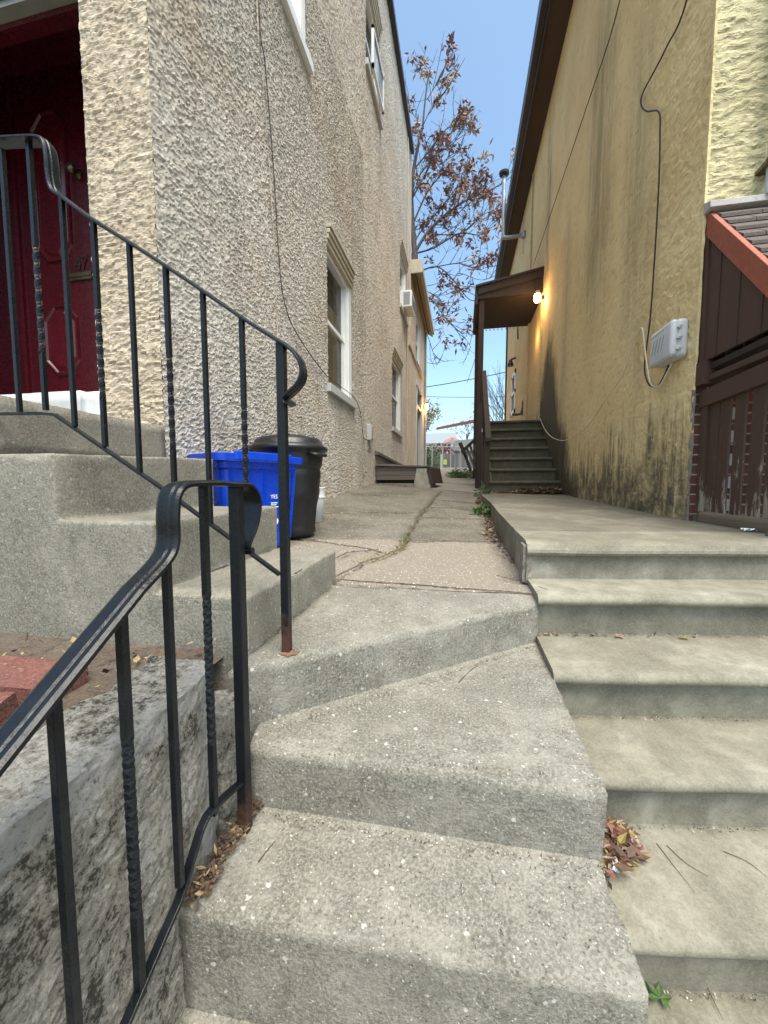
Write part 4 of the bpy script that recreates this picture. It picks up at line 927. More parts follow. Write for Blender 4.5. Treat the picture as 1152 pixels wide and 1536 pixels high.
for k in (0,1,2,4):
    p = A+d*(.06+k*.115)-q*.0; tp = .018
    a = p+Vector((0,0,zt0-.05)); b = A+d*(.08+k*.105)+q*.035+Vector((0,0,zb0+.06)); beam(m, b, a, .018, .018)
m.build('side_rib', 'blue_plastic', bn)
m = MB(); p = A+d*.27-q*.034; m.hull8([tuple(p-d*.2+Vector((0,0,zt0-.0))),tuple(p+d*.2+Vector((0,0,zt0-.0))),tuple(p+d*.2+q*.02+Vector((0,0,zt0))),tuple(p-d*.2+q*.02+Vector((0,0,zt0))),tuple(p-d*.2+Vector((0,0,zt0+.05))),tuple(p+d*.2+Vector((0,0,zt0+.05))),tuple(p+d*.2+q*.02+Vector((0,0,zt0+.05))),tuple(p-d*.2+q*.02+Vector((0,0,zt0+.05)))]); m.build('rim_grip', 'blue_plastic', bn, bevel=.006)
# print on the face that looks at the alley
def face_mat(u, z, inset=.0):
    o_ = A+d*u-q*inset; up_ = Vector((0,0,1)); nrm = -q
    R3 = Matrix((d, up_, nrm)).transposed().to_4x4(); tilt = Matrix.Rotation(radians(-3.6),4,'X')
    return Matrix.Translation((o_.x,o_.y,z)) @ R3 @ tilt
def ins(z): return -(.022+(-.02-z)*.0675) + .003     # follows the taper of the side
text('YES', .036, 'print_white', bn, face_mat(.372,-.095,ins(-.095)), 'printed_word', .0008)
for i, (wd, zz_) in enumerate(((.05,-.125),(.042,-.137),(.058,-.150),(.035,-.163),(.045,-.176),(.02,-.193),(.04,-.207),(.045,-.220),(.036,-.233),(.05,-.262))):
    o_ = A+d*(.345)-q*ins(zz_)*1.0; m = MB()
    a = A+d*.347-q*(ins(zz_)); m.hull8([tuple(a+Vector((0,0,zz_))),tuple(a+d*wd+Vector((0,0,zz_))),tuple(a+d*wd-q*.002+Vector((0,0,zz_))),tuple(a-q*.002+Vector((0,0,zz_))),tuple(a+Vector((0,0,zz_+.006))),tuple(a+d*wd+Vector((0,0,zz_+.006))),tuple(a+d*wd-q*.002+Vector((0,0,zz_+.006))),tuple(a-q*.002+Vector((0,0,zz_+.006)))])
    m.build('printed_line', 'print_white', bn)
m = MB(); a = A+d*.392-q*(ins(-.245)); 
m.prism([tuple(a+d*(.016*cos(t))+Vector((0,0,-.238+.02*sin(t)))-q*.001) for t in [2*pi*k/16 for k in range(16)]], tuple(-q*.001)); m.build('printed_badge', 'print_white', bn)
bk = thing('bucket', 'white plastic bucket half hidden behind the black trash can', 'bucket', (-1.32,3.28,-.35))
m = MB(); m.lathe((-1.33,3.27,-.345), [(.11,0),(.125,.2),(.128,.21),(.125,.22),(.13,.30),(.135,.31),(.12,.31)], 28); m.build('body', 'white_trim', bk, smooth=True)
m = MB(); m.lathe((-1.33,3.27,-.345), [(.132,.215),(.135,.22),(.132,.226)], 28); m.build('hoop', 'grey_plastic', bk)

# ------------------------------------------------------------------ iron railings
CAPV = [(-.022,-.003),(-.022,.003),(-.016,.006),(-.008,.0055),(-.005,.008),(.005,.008),(.008,.0055),(.016,.006),(.022,.003),(.022,-.003)]
CAPX = [(v,u) for u,v in CAPV]; CAPY = [(-v,u) for u,v in CAPV]
def bar(m, base, top, w=.0063, twist=None, seg=1):
    base = Vector(base); top = Vector(top); L = (top-base).length
    pr_ = [(-w,-w),(w,-w),(w,w),(-w,w)]
    if twist is None:
        m.sweep([base, top], pr_, up=(0,1,0)); return
    a, b, turns = twist; n = 90; pts = []; tw = []
    for i in range(n+1):
        t = i/n; pts.append(base.lerp(top, t)); tw.append(0 if t < a else (turns*2*pi if t > b else turns*2*pi*(t-a)/(b-a)))
    m.sweep(pts, pr_, up=(0,1,0), twist=tw)
ur = thing('stoop_railing', 'black iron railing with twisted bars climbing the stoop to the red door', 'railing', (-.9,1.03,-.5))
YR = 1.03
def xz(pix): return [Vector((p.x,YR,p.z)) for p in (P(x,y,Y=YR) for x,y in pix)]
top_pts = [Vector((-2.6,YR,1.10)), Vector((-1.9,YR,1.095))]+xz([(0,214),(40,212),(62,212),(72,218),(77,240),(79,265),(84,288),(98,300),(138,330)])
top_pts = crv(top_pts[:3], 3)[:-1]+crv(top_pts[2:], 5)
low = crv(xz([(138,330),(248,400),(360,476),(410,508),(435,524),(450,541),(455,560),(449,577),(436,590),(428,598),(428,604),(434,607),(440,604)]), 6)
m = MB(); m.sweep(top_pts[:-1]+low, CAPY, up=(0,1,0)); m.build('handrail', 'iron', ur, bevel=.0012)
m = MB(); bp = [Vector((-2.6,YR,.235)),Vector((-1.9,YR,.235))]+xz([(0,621),(60,620),(82,622)])+xz([(100,634),(240,730),(420,862)])
m.sweep(bp, [(-.004,-.009),(-.004,.009),(.004,.009),(.004,-.009)], up=(0,1,0)); m.build('bottom_rail', 'iron', ur, bevel=.001)
bars = [((28,620),(5,226),0),((72,615),(40,214),1),((115,640),(90,298),0),((160,670),(138,332),1),((212,712),(192,368),0),((263,748),(248,402),1),((318,786),(302,438),0),((374,826),(360,478),1)]
for (b, t, tw) in bars:
    m = MB(); pb, pt = xz([b])[0], xz([t])[0]; xm = (pb.x+pt.x)/2; pb.x = pt.x = xm
    bar(m, pb, pt+Vector((0,0,.006)), .0063, (.22,.62,7) if tw else None); m.build('baluster', 'iron', ur, bevel=0 if tw else .0012)
for x in (-1.56,-1.68,-1.8,-1.92,-2.04):
    m = MB(); bar(m, (x,YR,.235), (x,YR,1.095), .0063, (.25,.7,7) if x in (-1.56,-1.8,-2.04) else None); m.build('baluster', 'iron', ur)
m = MB(); m.box(-.512,-.488,YR-.012,YR+.012,-.50,.392); m.build('post', 'iron_rust', ur, bevel=.002)
m = MB(); m.prism([(-.494+(.020+.016*noise.noise(Vector((cos(a)*2,sin(a)*2,7))))*cos(a)*1.3+.006, YR-.008+(.018+.014*noise.noise(Vector((cos(a)*3,sin(a)*3,1))))*sin(a)*1.3, -.4965) for a in [2*pi*k/40 for k in range(40)]], (0,0,.0012)); m.build('rust_stain', 'rust', ur)

fr_ = thing('front_railing', 'black iron railing with twisted bars and curled end beside the alley steps, nearest the camera', 'railing', (-.495,.79,-.83))
XF = -.495
def yz(pix): return [Vector((XF,p.y,p.z)) for p in (P(x,y,X=XF) for x,y in pix)]
cp = [Vector((XF,-.6,-.95))]+[Vector((XF,.313,-.295))]+yz([(200,885),(240,842),(252,815),(252,775),(255,745),(266,730),(285,727)])
pts = cp[:1]+crv(cp[1:3],3)[:-1]+crv(cp[2:], 6)[:-1]+crv([cp[-1]]+yz([(320,726),(345,728)])+[Vector((XF,.815,-.006)),Vector((XF,.845,-.028)),Vector((XF,.852,-.055)),Vector((XF,.835,-.10)),Vector((XF,.805,-.135)),Vector((XF,.80,-.15)),Vector((XF,.812,-.158))], 6)
m = MB(); m.sweep(pts, CAPX, up=(1,0,0)); m.tube([(XF-.02,.812,-.158),(XF+.02,.812,-.158)], .009, 10); m.build('handrail', 'iron', fr_, bevel=.0012)
br_ = [Vector((XF,-.6,-1.47)),Vector((XF,.15,-1.015)),Vector((XF,.493,-.80))]+yz([(270,1345),(290,1280),(310,1225),(345,1188),(372,1165)])
m = MB(); m.sweep(crv(br_, 5), [(-.0045,-.008),(-.0045,.008),(.0045,.008),(.0045,-.008)], up=(1,0,0)); m.build('bottom_rail', 'iron', fr_, bevel=.001)
for (b, t, tw) in (((115,1470),(75,1075),0),((215,1455),(175,925),1),((275,1312),(243,845),0),((325,1208),(300,730),1)):
    m = MB(); pb, pt = yz([b])[0], yz([t])[0]; ym = (pb.y+pt.y)/2; pb.y = pt.y = ym
    if ym < .5: pb.z = -1.015+.627*(ym-.15); pt.z = -.302+.706*(ym-.313)
    bar(m, pb-Vector((0,0,.012)), pt+Vector((0,0,.004)), .0063, (.22,.68,6) if tw else None); m.build('baluster', 'iron', fr_, bevel=0 if tw else .0012)
for k in range(6):
    y = .27-.105*k; m = MB(); bar(m, (XF,y,-1.015+.605*(y-.15)), (XF,y,-.30+.715*(y-.313)), .0063, (.22,.68,6) if k%2==0 else None); m.build('baluster', 'iron', fr_)
m = MB(); m.box(XF-.0125,XF+.0125,.768,.793,-.83,-.008); m.build('post', 'iron_rust', fr_, bevel=.002)

# ------------------------------------------------------------------ trees
def limb(m, pts, r0, r1, seg=7): m.tube(crv(pts, 4), r0, seg, r1)
def autumn_tree():
    rnd = random.Random(5); Y0 = 18.6
    t = thing('autumn_tree', 'tall nearly bare tree holding clusters of russet brown leaves, behind the tan house', 'tree', (-2.0,Y0,.6))
    A_ = lambda x, y, dy=0: P(x, y, Y=Y0+dy)
    br = MB(); tips = []
    trunk = [Vector((-2.15,Y0,.5)), A_(622,480), A_(622,380), A_(617,300), A_(622,245), A_(634,190), A_(640,130), A_(646,100)]
    limb(br, trunk[:3], .2, .15, 10); limb(br, trunk[2:6], .13, .05); limb(br, trunk[5:], .045, .015)
    main = [([(622,380),(640,350),(665,325),(700,300),(735,285),(758,272)],.15),([(620,372),(628,352),(650,325),(672,300),(690,285),(700,262)],.07),
            ([(622,330),(640,290),(660,262),(668,240),(690,225)],.09),([(617,300),(640,258),(655,232),(680,215),(694,190)],.08),([(620,255),(645,225),(668,195),(690,186)],.07),
            ([(634,190),(648,160),(662,148)],.04),([(634,190),(620,172),(612,165)],.03),([(640,150),(654,128),(658,122)],.03),([(640,130),(634,112),(640,100)],.03),
            ([(622,380),(650,372),(690,350),(720,352),(742,332)],.09),([(624,410),(655,400),(680,420),(705,450),(725,445)],.08),([(624,440),(648,450),(670,480),(692,500),(706,520)],.06),
            ([(640,350),(675,352),(700,345),(728,320),(745,318)],.06),([(655,400),(690,395),(716,405),(735,398)],.05),([(665,325),(690,318),(712,290),(748,300)],.05),
            ([(622,460),(640,500),(650,530),(655,548)],.05),([(617,300),(622,285),(630,262),(640,248)],.05),([(624,410),(632,430),(660,450),(672,470)],.05),([(622,345),(650,338),(676,336)],.05),
            ([(634,190),(628,215),(620,230)],.04),([(680,420),(690,410),(720,420),(740,415)],.04)]
    for pix, r in main:
        dy = rnd.uniform(-1.5,1.8); n = len(pix); pts = [A_(x,y,dy*i/(n-1)) for i,(x,y) in enumerate(pix)]
        limb(br, pts, r*.5, r*.13); cp_ = crv(pts, 5)
        for i in range(3, len(cp_)):
            if rnd.random() < .86:
                p = cp_[i]; tg = (cp_[min(i+1,len(cp_)-1)]-cp_[i-1]).normalized()
                dd = (tg*.7+Vector((rnd.uniform(-.8,.8),rnd.uniform(-.8,.8),rnd.uniform(-.3,.9)))).normalized(); L = rnd.uniform(.6,1.5)
                q1 = p+dd*L*.5+Vector((0,0,rnd.uniform(-.1,.1))); q2 = p+dd*L+Vector((rnd.uniform(-.2,.2),0,rnd.uniform(-.1,.3)))
                limb(br, [p,q1,q2], .018, .007, 4)
                for _ in range(2):
                    e = q1.lerp(q2, rnd.random())+Vector((rnd.uniform(-.4,.4),rnd.uniform(-.4,.4),rnd.uniform(-.2,.4))); br.tube([q1.lerp(q2,.4), e], .009, 4, .005)
                    tips.append((e, p.z))
                tips.append((q2, p.z))
    br.build('trunk', 'bark', t)
    for mat, frac in (('leaf_brown',0),('leaf_tan',1)):
        lf = MB()
        for i, (p, z) in enumerate(tips):
            low_ = z < 7.5
            if rnd.random() < (.14 if low_ else .25) and (i % 3 == 2) == bool(frac):
                for _ in range(rnd.randint(14,26)):
                    dd = Vector((rnd.uniform(-1,1),rnd.uniform(-1,1),rnd.uniform(-1.1,.7)))
                    lf.leaf(p+Vector((rnd.gauss(0,.11),rnd.gauss(0,.11),rnd.gauss(0,.1))), dd, rnd.uniform(.18,.34), rnd.uniform(.07,.12))
        lf.build('crown', mat, t)
autumn_tree()
def small_tree(loc, h, spread, n, leafy, mats, label, seed, name='bare_tree'):
    rnd = random.Random(seed); t = thing(name, label, 'tree', loc); L = Vector(loc); br = MB(); tips = []
    limb(br, [L, L+Vector((.05,0,h*.25)), L+Vector((-.05,0,h*.45))], h*.02, h*.012)
    def grow(p, d_, l, r, k):
        e = p+d_*l; mid_ = p.lerp(e,.5)+Vector((rnd.uniform(-.06,.06)*l,0,rnd.uniform(-.05,.05)*l)); br.tube([p,mid_,e], r, 4, r*.5)
        if k == 0: tips.append(e); return
        for _ in range(3): grow(p.lerp(e, rnd.uniform(.4,1)), (d_+Vector((rnd.uniform(-.7,.7)*spread,rnd.uniform(-.7,.7)*spread,rnd.uniform(-.1,.6)))).normalized(), l*rnd.uniform(.55,.8), r*.55, k-1)
        tips.append(e)
    for _ in range(n): grow(L+Vector((0,0,h*rnd.uniform(.15,.45))), Vector((rnd.uniform(-1,1)*spread,rnd.uniform(-1,1)*spread,rnd.uniform(.5,1.2))).normalized(), h*.26, h*.005, 3)
    br.build('trunk', 'bark', t)
    if leafy:
        lf = MB()
        for p in tips:
            for _ in range(leafy): lf.leaf(p+Vector((rnd.uniform(-.3,.3),rnd.uniform(-.3,.3),rnd.uniform(-.3,.3))), (rnd.uniform(-1,1),rnd.uniform(-1,1),rnd.uniform(-1,.4)), rnd.uniform(.2,.34), .12)
        lf.build('crown', mats, t)
def at(x, y, Y): return P(x, y, Y=Y)
b = at(645,700,34); small_tree((b.x-1.0,34,1.4), 6.5, 1.0, 8, 2, 'leaf_olive', 'small yellowing tree with loose leaves, low behind the end of the tan house', 3, 'garden_tree')
b = at(742,700,30); small_tree((b.x+.9,30,1.2), 9, .75, 22, 0, None, 'bare tree with fine grey branches seen under the rear canopy', 8)
b = at(700,700,44); small_tree((b.x,44,2.1), 7.5, .9, 6, 1, 'leaf_olive', 'slim sparse tree rising left of the canopy posts in the distance', 11)

def shrub(loc, r, h, n, mat, label, seed, L=.12, name='shrub', W=.06):
    rnd = random.Random(seed); t = thing(name, label, name.replace('_',' '), loc); Lc = Vector(loc); lf = MB(); stm = MB()
    for _ in range(9): e = Lc+Vector((rnd.uniform(-.6,.6)*r,rnd.uniform(-.5,.5)*r,h*rnd.uniform(.5,.9))); stm.tube([Lc,e], .02*h, 4, .006*h)
    for _ in range(n):
        a = rnd.uniform(0,2*pi); rr = r*sqrt(rnd.random()); z = h*rnd.random()*(1-.5*(rr/r)**2)
        lf.leaf(Lc+Vector((rr*cos(a),rr*sin(a)*.8,z)), (rnd.uniform(-1,1),rnd.uniform(-1,1),rnd.uniform(-.3,1)), L*rnd.uniform(.6,1.3), W)
    stm.build('stem', 'bark', t); lf.build('foliage', mat, t)
b = at(663,690,38); shrub((b.x,38,1.9), 1.9, 1.9, 1500, 'red_shrub', 'round dark red shrub behind the far gate', 4, .25, 'shrub', .14)
b = at(645,700,21.5); shrub((b.x,21.5,.85), .8, 1.3, 700, 'leaf_green', 'green shrub behind the fence at the far left end of the alley', 5, .16, 'shrub', .09)
shrub((.02,10.9,.13), .42, .26, 420, 'leaf_green', 'clump of yellow green weeds at the step up beyond the rear stair', 6, .12, 'weeds', .035)
shrub((.22,4.3,-.34), .12, .10, 60, 'leaf_green', 'green leafy weed growing from the path joint beside the grey landing', 7, .07, 'weed', .035)
shrub((.36,6.5,-.2), .14, .14, 60, 'leaf_green', 'small weed tuft at the foot of the rear stair newel', 9, .07, 'weed', .03)

# far fence, gate, sign
ff = thing('chain_link_fence', 'grey metal fence with thin posts closing the far end of the alley', 'fence', (-.4,20.5,.75))
zb_ = .78
for i, px_ in enumerate((639,648,664,676,690,703)):
    p = at(px_,690,20.5); m = MB(); m.tube([(p.x,20.5,zb_-.05),(p.x,20.5,at(668,669,20.5).z)], .022, 6); m.build('post', 'wire_fence', ff)
m = MB(); z_ = at(668,670,20.5).z; xl_, xr_ = at(636,690,20.5).x, at(712,690,20.5).x
for z in (z_, at(668,704,20.5).z): m.tube([(xl_,20.5,z),(xr_,20.5,z)], .018, 6)
m.build('rail', 'wire_fence', ff)
m = MB()
k = xl_
while k < xr_:
    m.tube([(k,20.5,zb_),(min(xr_,k+.9),20.5,zb_+.9)], .004, 3); m.tube([(k+.9,20.5,zb_),(k,20.5,zb_+.9)], .004, 3); k += .12
m.build('mesh_wire', 'wire_fence', ff)
m = MB(); p = at(668,693,20.4); m.box(p.x-.1,p.x+.08,20.42,20.44,p.z-.13,p.z+.13); tag(m.build('sign', 'yellow_sign', loc=tuple(p)), 'small yellow green notice hanging on the far metal fence', 'sign')
m = MB(); p = at(662,700,20.3); m.box(p.x-.05,p.x+.05,20.25,20.35,zb_-.1,at(668,681,20.3).z); tag(m.build('marker_post', 'white', loc=(p.x,20.3,zb_)), 'short white post standing in front of the far metal fence', 'post')
sh = thing('board_shed', 'dark grey boarded shed wall behind the far metal fence', 'shed', (.2,23.5,1))
a_, b_ = at(682,700,23.5), at(722,700,23.5)
m = MB(); m.hull8([(a_.x,23.5,.8),(b_.x+1,23.5,.8),(b_.x+1,25,.8),(a_.x,25,.8),(a_.x,23.5,at(668,679,23.5).z),(b_.x+1,23.5,at(668,677,23.5).z),(b_.x+1,25,2.9),(a_.x,25,2.7)]); m.build('wall', 'dark_boards', sh)
m = MB(); m.box(a_.x-.1,b_.x+1.1,23.4,25.1,at(668,677,23.5).z+.01,at(668,677,23.5).z+.08); m.build('roof', 'roof_far', sh)
m = MB(); 
for k in range(10): m.box(a_.x+.2*k,a_.x+.2*k+.02,23.48,23.5,.85,2.3)
m.build('batten', 'grey_metal', sh)
gw = thing('garden_wall', 'low dark wall behind the far fence under the red shrub', 'wall', (-1,26,1.1))
m = MB(); m.box(-4,a_.x-.05,25.8,26,.9,at(668,681,25.8).z); m.build('wall', 'dark_boards', gw)
# leaning broken gate next to stair
gl = thing('leaning_gate', 'broken wooden gate frame leaning against the posts left of the rear stair', 'gate', (.2,10.5,.1))
def pb(m, p1, p2, Y, w_): a = at(*p1,Y); b = at(*p2,Y); m.sweep([a,b], [(-w_/2,-.03),(w_/2,-.03),(w_/2,.03),(-w_/2,.03)], up=(0,1,0))
m = MB(); pb(m,(692,678),(712,660),9.8,.07); m.build('cross_rail','dark_wood',gl)
m = MB(); pb(m,(694,672),(706,706),9.8,.07); m.build('stile','dark_wood',gl)
for (x0,y0,x1,y1) in ((700,672,713,704),(705,668,716,700),(711,663,718,695)):
    m = MB(); pb(m,(x0,y0),(x1,y1),9.85,.05); m.build('slat','grey_wood',gl)
m = MB(); pb(m,(690,664),(697,682),9.75,.09); m.build('stile','dark_wood',gl)
# far houses
hs = thing('white_house', 'white house with a grey roof and pink trimmed gable beyond the alley end', 'house', (-1,60,3.2))
q = lambda x, y: at(x, y, 60)
m = MB(); m.box(q(625,0).x,q(698,0).x,60,68,3,q(668,664).z); m.build('wall', 'far_white', hs)
m = MB(); m.hull8([(q(625,0).x,59.6,q(668,665).z),(q(695,0).x,59.6,q(668,665).z),(q(695,0).x,68,q(668,665).z),(q(625,0).x,68,q(668,665).z),(q(640,0).x,63.5,q(668,645).z),(q(693.5,0).x,63.5,q(668,645).z),(q(693.5,0).x,64.5,q(668,645).z),(q(640,0).x,64.5,q(668,645).z)]); m.build('roof', 'roof_far', hs)
m = MB(); a, b, c = q(666,665), q(692,664), q(678.5,658)
for u_, v_ in ((a,c),(c,b)): m.sweep([u_-Vector((0,.9,0)), v_-Vector((0,.9,0))], [(-.2,-.13),(.2,-.13),(.2,.13),(-.2,.13)], up=(0,1,0))
m.build('gable_trim', 'pinkish', hs)
m = MB(); m.prism([tuple(a-Vector((0,.6,0))),tuple(b-Vector((0,.6,0))),tuple(c-Vector((0,.6,0)))], (0,3,0)); m.box(a.x+.3,b.x-.3,59.5,60.2,3,a.z); m.build('gable', 'far_white', hs)
m = MB()
for (x0,x1,y0,y1) in ((672,677,666,674),(680,686,666,674),(641,646,667,673)):
    u0, u1 = q(x0,y1), q(x1,y0); m.box(u0.x,u1.x,59.35,59.5,u0.z,u1.z)
wn = m.build('window', 'grey_slot', hs)
# red strip of awning far away + wires
m = MB(); m.sweep([at(655,643,40), at(715,631,32)], [(-.12,-.05),(.12,-.05),(.12,.05),(-.12,.05)], up=(0,1,0)); tag(m.build('red_banner_line', 'orange', loc=tuple(at(655,643,40))), 'thin red awning edge stretched across the distance above the white house roof', 'awning')
for i, (a, b, r, lb) in enumerate((((560,590),(780,553),.028,'highest utility wire crossing the sky at the alley end'),((560,590),(780,594),.02,'lower utility wire crossing the sky at the alley end'))):
    m = MB(); A1 = at(*a,26+i*3); B1 = at(*b,26+i*3); n = 12; m.tube([A1.lerp(B1,t/n)-Vector((0,0,.5*4*(t/n)*(1-t/n)*.35)) for t in range(n+1)], r, 5); tag(m.build('utility_wire', 'cable', loc=tuple(A1)), lb, 'wire', 'overhead utility wires')
m = MB(); m.tube(crv([at(748,383,11.8),at(738,440,13),at(722,500,15),at(712,540,17),at(700,575,24)],4), .012, 5); tag(m.build('service_wire', 'cable', loc=tuple(at(748,383,11.8))), 'thin service wire sloping down from the grey service mast', 'wire', 'overhead utility wires')

# ------------------------------------------------------------------ litter, leaves, twigs
def litter(name, label, loc, mats, n, fn, Ls, cat='leaves', seed=1, flat=.35):
    rnd = random.Random(seed); random.seed(seed)
    for mi, mat in enumerate(mats):
        m = MB()
        for _ in range(n//len(mats)):
            p = fn(rnd); m.leaf(p, (rnd.uniform(-1,1),rnd.uniform(-1,1),rnd.uniform(-flat*.3,flat)), rnd.uniform(*Ls), rnd.uniform(*Ls)*.45, up=(rnd.uniform(-.4,.4),rnd.uniform(-.4,.4),1))
        o = m.build(name, mat, loc=loc); tag(o, kind='stuff')
def pile(rnd):
    a = rnd.random()**1.3; x = .325+.17*a; y = 1.13+SL*(x-.32)-rnd.random()**1.2*.19*(1-.55*a)
    return Vector((x, y, -.995+.055*(1-a)*rnd.random()+.006))
litter('leaf_litter', 'x', (.4,1.05,-1), ('leaf_dark','leaf_dark','leaf_brown','leaf_pale','leaf_pale','leaf_olive'), 600, pile, (.014,.036), seed=3)
litter('leaf_litter', 'x', (1.1,6.9,-.18), ('leaf_dark','leaf_brown','leaf_tan'), 420, lambda r: (lambda x: Vector((x, 6.98-abs(r.gauss(0,.07))*(.5+x), HS(x,6.9)+.01+.05*r.random()*max(0,x-.6))))(r.uniform(.55,1.62)**1.0), (.03,.07), seed=4)
litter('leaf_litter', 'x', (.28,3,-.45), ('leaf_dark','leaf_tan','leaf_brown'), 240, lambda r: (lambda y: Vector((.30-abs(r.gauss(0,.035)), y, H(.28,y)+.008)))(r.uniform(2.3,6.3)), (.015,.045), seed=5)
litter('leaf_litter', 'x', (-.5,.82,-.83), ('leaf_dry','leaf_dark','soil','leaf_dark','soil'), 420, lambda r: (lambda t: Vector((-.52+.035*r.random(), .60+.24*t, -.822+.02*r.random())))(r.random()), (.006,.026), seed=6)
litter('leaf_litter', 'x', (-.8,.8,-.48), ('leaf_dark','leaf_dark','leaf_dry'), 300, lambda r: Vector((r.uniform(-1.3,-.70), r.uniform(.3,.97), -.487+.02*r.random())), (.01,.04), seed=7)
litter('leaf_litter', 'x', (-1.4,6.7,0), ('leaf_dark','leaf_brown'), 90, lambda r: (lambda x: Vector((x, 6.8-.1*r.random(), H(x,6.75)+.01)))(r.uniform(-1.52,-.9)), (.02,.06), seed=8)
litter('leaf_litter', 'x', (0,4,-.3), ('leaf_dark','leaf_brown'), 34, lambda r: (lambda x, y: Vector((x, y, H(x,y)+.006)))(r.uniform(-1.4,.28), r.uniform(2.2,6.5)), (.015,.04), seed=18)
litter('leaf_litter', 'x', (1,1.5,-.6), ('leaf_dark','leaf_brown'), 40, lambda r: (lambda x: Vector((x, 1.345+.33+SL*(x-.32)-.02*r.random(), -.632)))(.33+r.random()**2*1.0), (.008,.026), seed=19)
litter('leaf_litter', 'x', (.9,.5,-1.2), ('leaf_dark','leaf_olive'), 16, lambda r: (lambda x: Vector((x, .80+SL*(x-.32)-.1*r.random(), -1.172)))(.32+r.random()*.06), (.02,.05), seed=20)
def joint_dirt():
    v = []; f = []
    for c in CR:
        for a, b in zip(c, c[1:]):
            L = math.hypot(b[0]-a[0], b[1]-a[1]); n = max(2, int(L/.012)); nx_, ny_ = -(b[1]-a[1])/L, (b[0]-a[0])/L
            for i in range(n+1):
                x = a[0]+(b[0]-a[0])*i/n; y = a[1]+(b[1]-a[1])*i/n; w_ = noise.noise(Vector((x*6, y*6, 0)))*.02; x -= w_; y -= w_
                hw = max(.0015, .007+.012*noise.noise(Vector((x*17,y*17,3)))+.006*noise.noise(Vector((x*60,y*60,5)))); k = len(v)
                hw *= 1 if c is CR[0] else .65
                for s_ in (-1, 0, 1): v.append((x+nx_*hw*s_, y+ny_*hw*s_, H(x,y)+(.007 if s_ == 0 else .001)+.004*noise.noise(Vector((x*50,y*50,s_)))))
                if i: f += [(k-3,k-2,k+1,k), (k-2,k-1,k+2,k+1)]
    me = bpy.data.meshes.new('joint_dirt'); me.from_pydata(v, [], f); tag(link(me, 'joint_dirt', 'soil'), kind='stuff')
joint_dirt()
def grit(a, b, z, n, sd, spread=.012, mats=('leaf_dark','soil','grit_pale'), S_=(.002,.008)):
    rnd = random.Random(sd); random.seed(sd); a = Vector(a); b = Vector(b)
    for mat in mats:
        m = MB()
        for _ in range(n//len(mats)):
            t = rnd.random(); p = a.lerp(b, t); off = -abs(rnd.gauss(0, spread))
            m.leaf((p.x+rnd.gauss(0,.004), p.y+off, z+.002+rnd.random()*.002), (rnd.uniform(-1,1),rnd.uniform(-1,1),rnd.uniform(0,.5)), rnd.uniform(*S_), rnd.uniform(*S_)*.6)
        tag(m.build('grit', mat, loc=tuple(a)), kind='stuff')
grit((-.50,.905,0), (.315,1.635,0), -.664, 420, 31); grit((-.50,.828,0), (.315,.848,0), -.824, 300, 32); grit((-.5,.59,0),(.3,.63,0),-1.045,120,33)
grit((-.598,1.0,0), (-.598,1.72,0), -.496, 160, 34, .002)
for yk, z in ((1.905,-.458),(1.645,-.638),(1.345,-.818),(1.10,-.998),(.85,-1.178)): grit((.33,yk+.045,0), (1.6,yk+.045+SL*1.28,0), z, 340, int(-z*100), .008)
grit((-.45,.85,0),(.3,.9,0),-.668,60,41,.0)
for k_, (z, y0, y1) in enumerate(((-.668,.92,1.5),(-.828,.64,.83),(-.498,1.1,1.7))):
    rnd = random.Random(50+k_); m = MB()
    for _ in range(60):
        y = rnd.uniform(y0,y1); x = rnd.uniform(-.45,.28)
        if k_ == 0 and y > .95+(x+.5)*.85: continue
        if k_ == 2 and y < 1.0+(x+.5)*.85: continue
        m.leaf((x,y,z+.006), (rnd.uniform(-1,1),rnd.uniform(-1,1),.1), rnd.uniform(.003,.009), .003)
    tag(m.build('grit', 'leaf_dark', loc=(0,1,z)), kind='stuff')
random.seed(77)
for mat, n_ in (('leaf_dark',16),('leaf_brown',9),('leaf_olive',5),('leaf_green',2)):
    m = MB()
    for _ in range(n_):
        a = random.random(); x = .335+.13*a; y = 1.10+SL*(x-.32)-random.random()*.15*(1-.5*a)
        m.leaf((x,y,-.975+.03*random.random()), (random.uniform(-1,1),random.uniform(-1,1),random.uniform(-.2,.5)), random.uniform(.03,.055), random.uniform(.018,.03), up=(random.uniform(-.6,.6),random.uniform(-.6,.6),1))
    tag(m.build('leaf_litter', mat, loc=(.4,1.05,-1)), kind='stuff')
litter('leaf_litter', 'x', (1.3,6.9,-.18), ('leaf_dark','leaf_brown','leaf_dry','leaf_dark'), 320, lambda r: (lambda x: Vector((x, 6.97-abs(r.gauss(0,.10)), HS(x,6.9)+.01+.07*r.random())))(r.uniform(1.0,1.63)), (.05,.10), seed=44)
litter('leaf_litter', 'x', (.2,5,-.3), ('leaf_dark','leaf_dry','leaf_dark'), 200, lambda r: (lambda y: Vector((.29-abs(r.gauss(0,.05)), y, H(.28,y)+.01)))(3.0+3.4*r.random()), (.03,.07), seed=45)
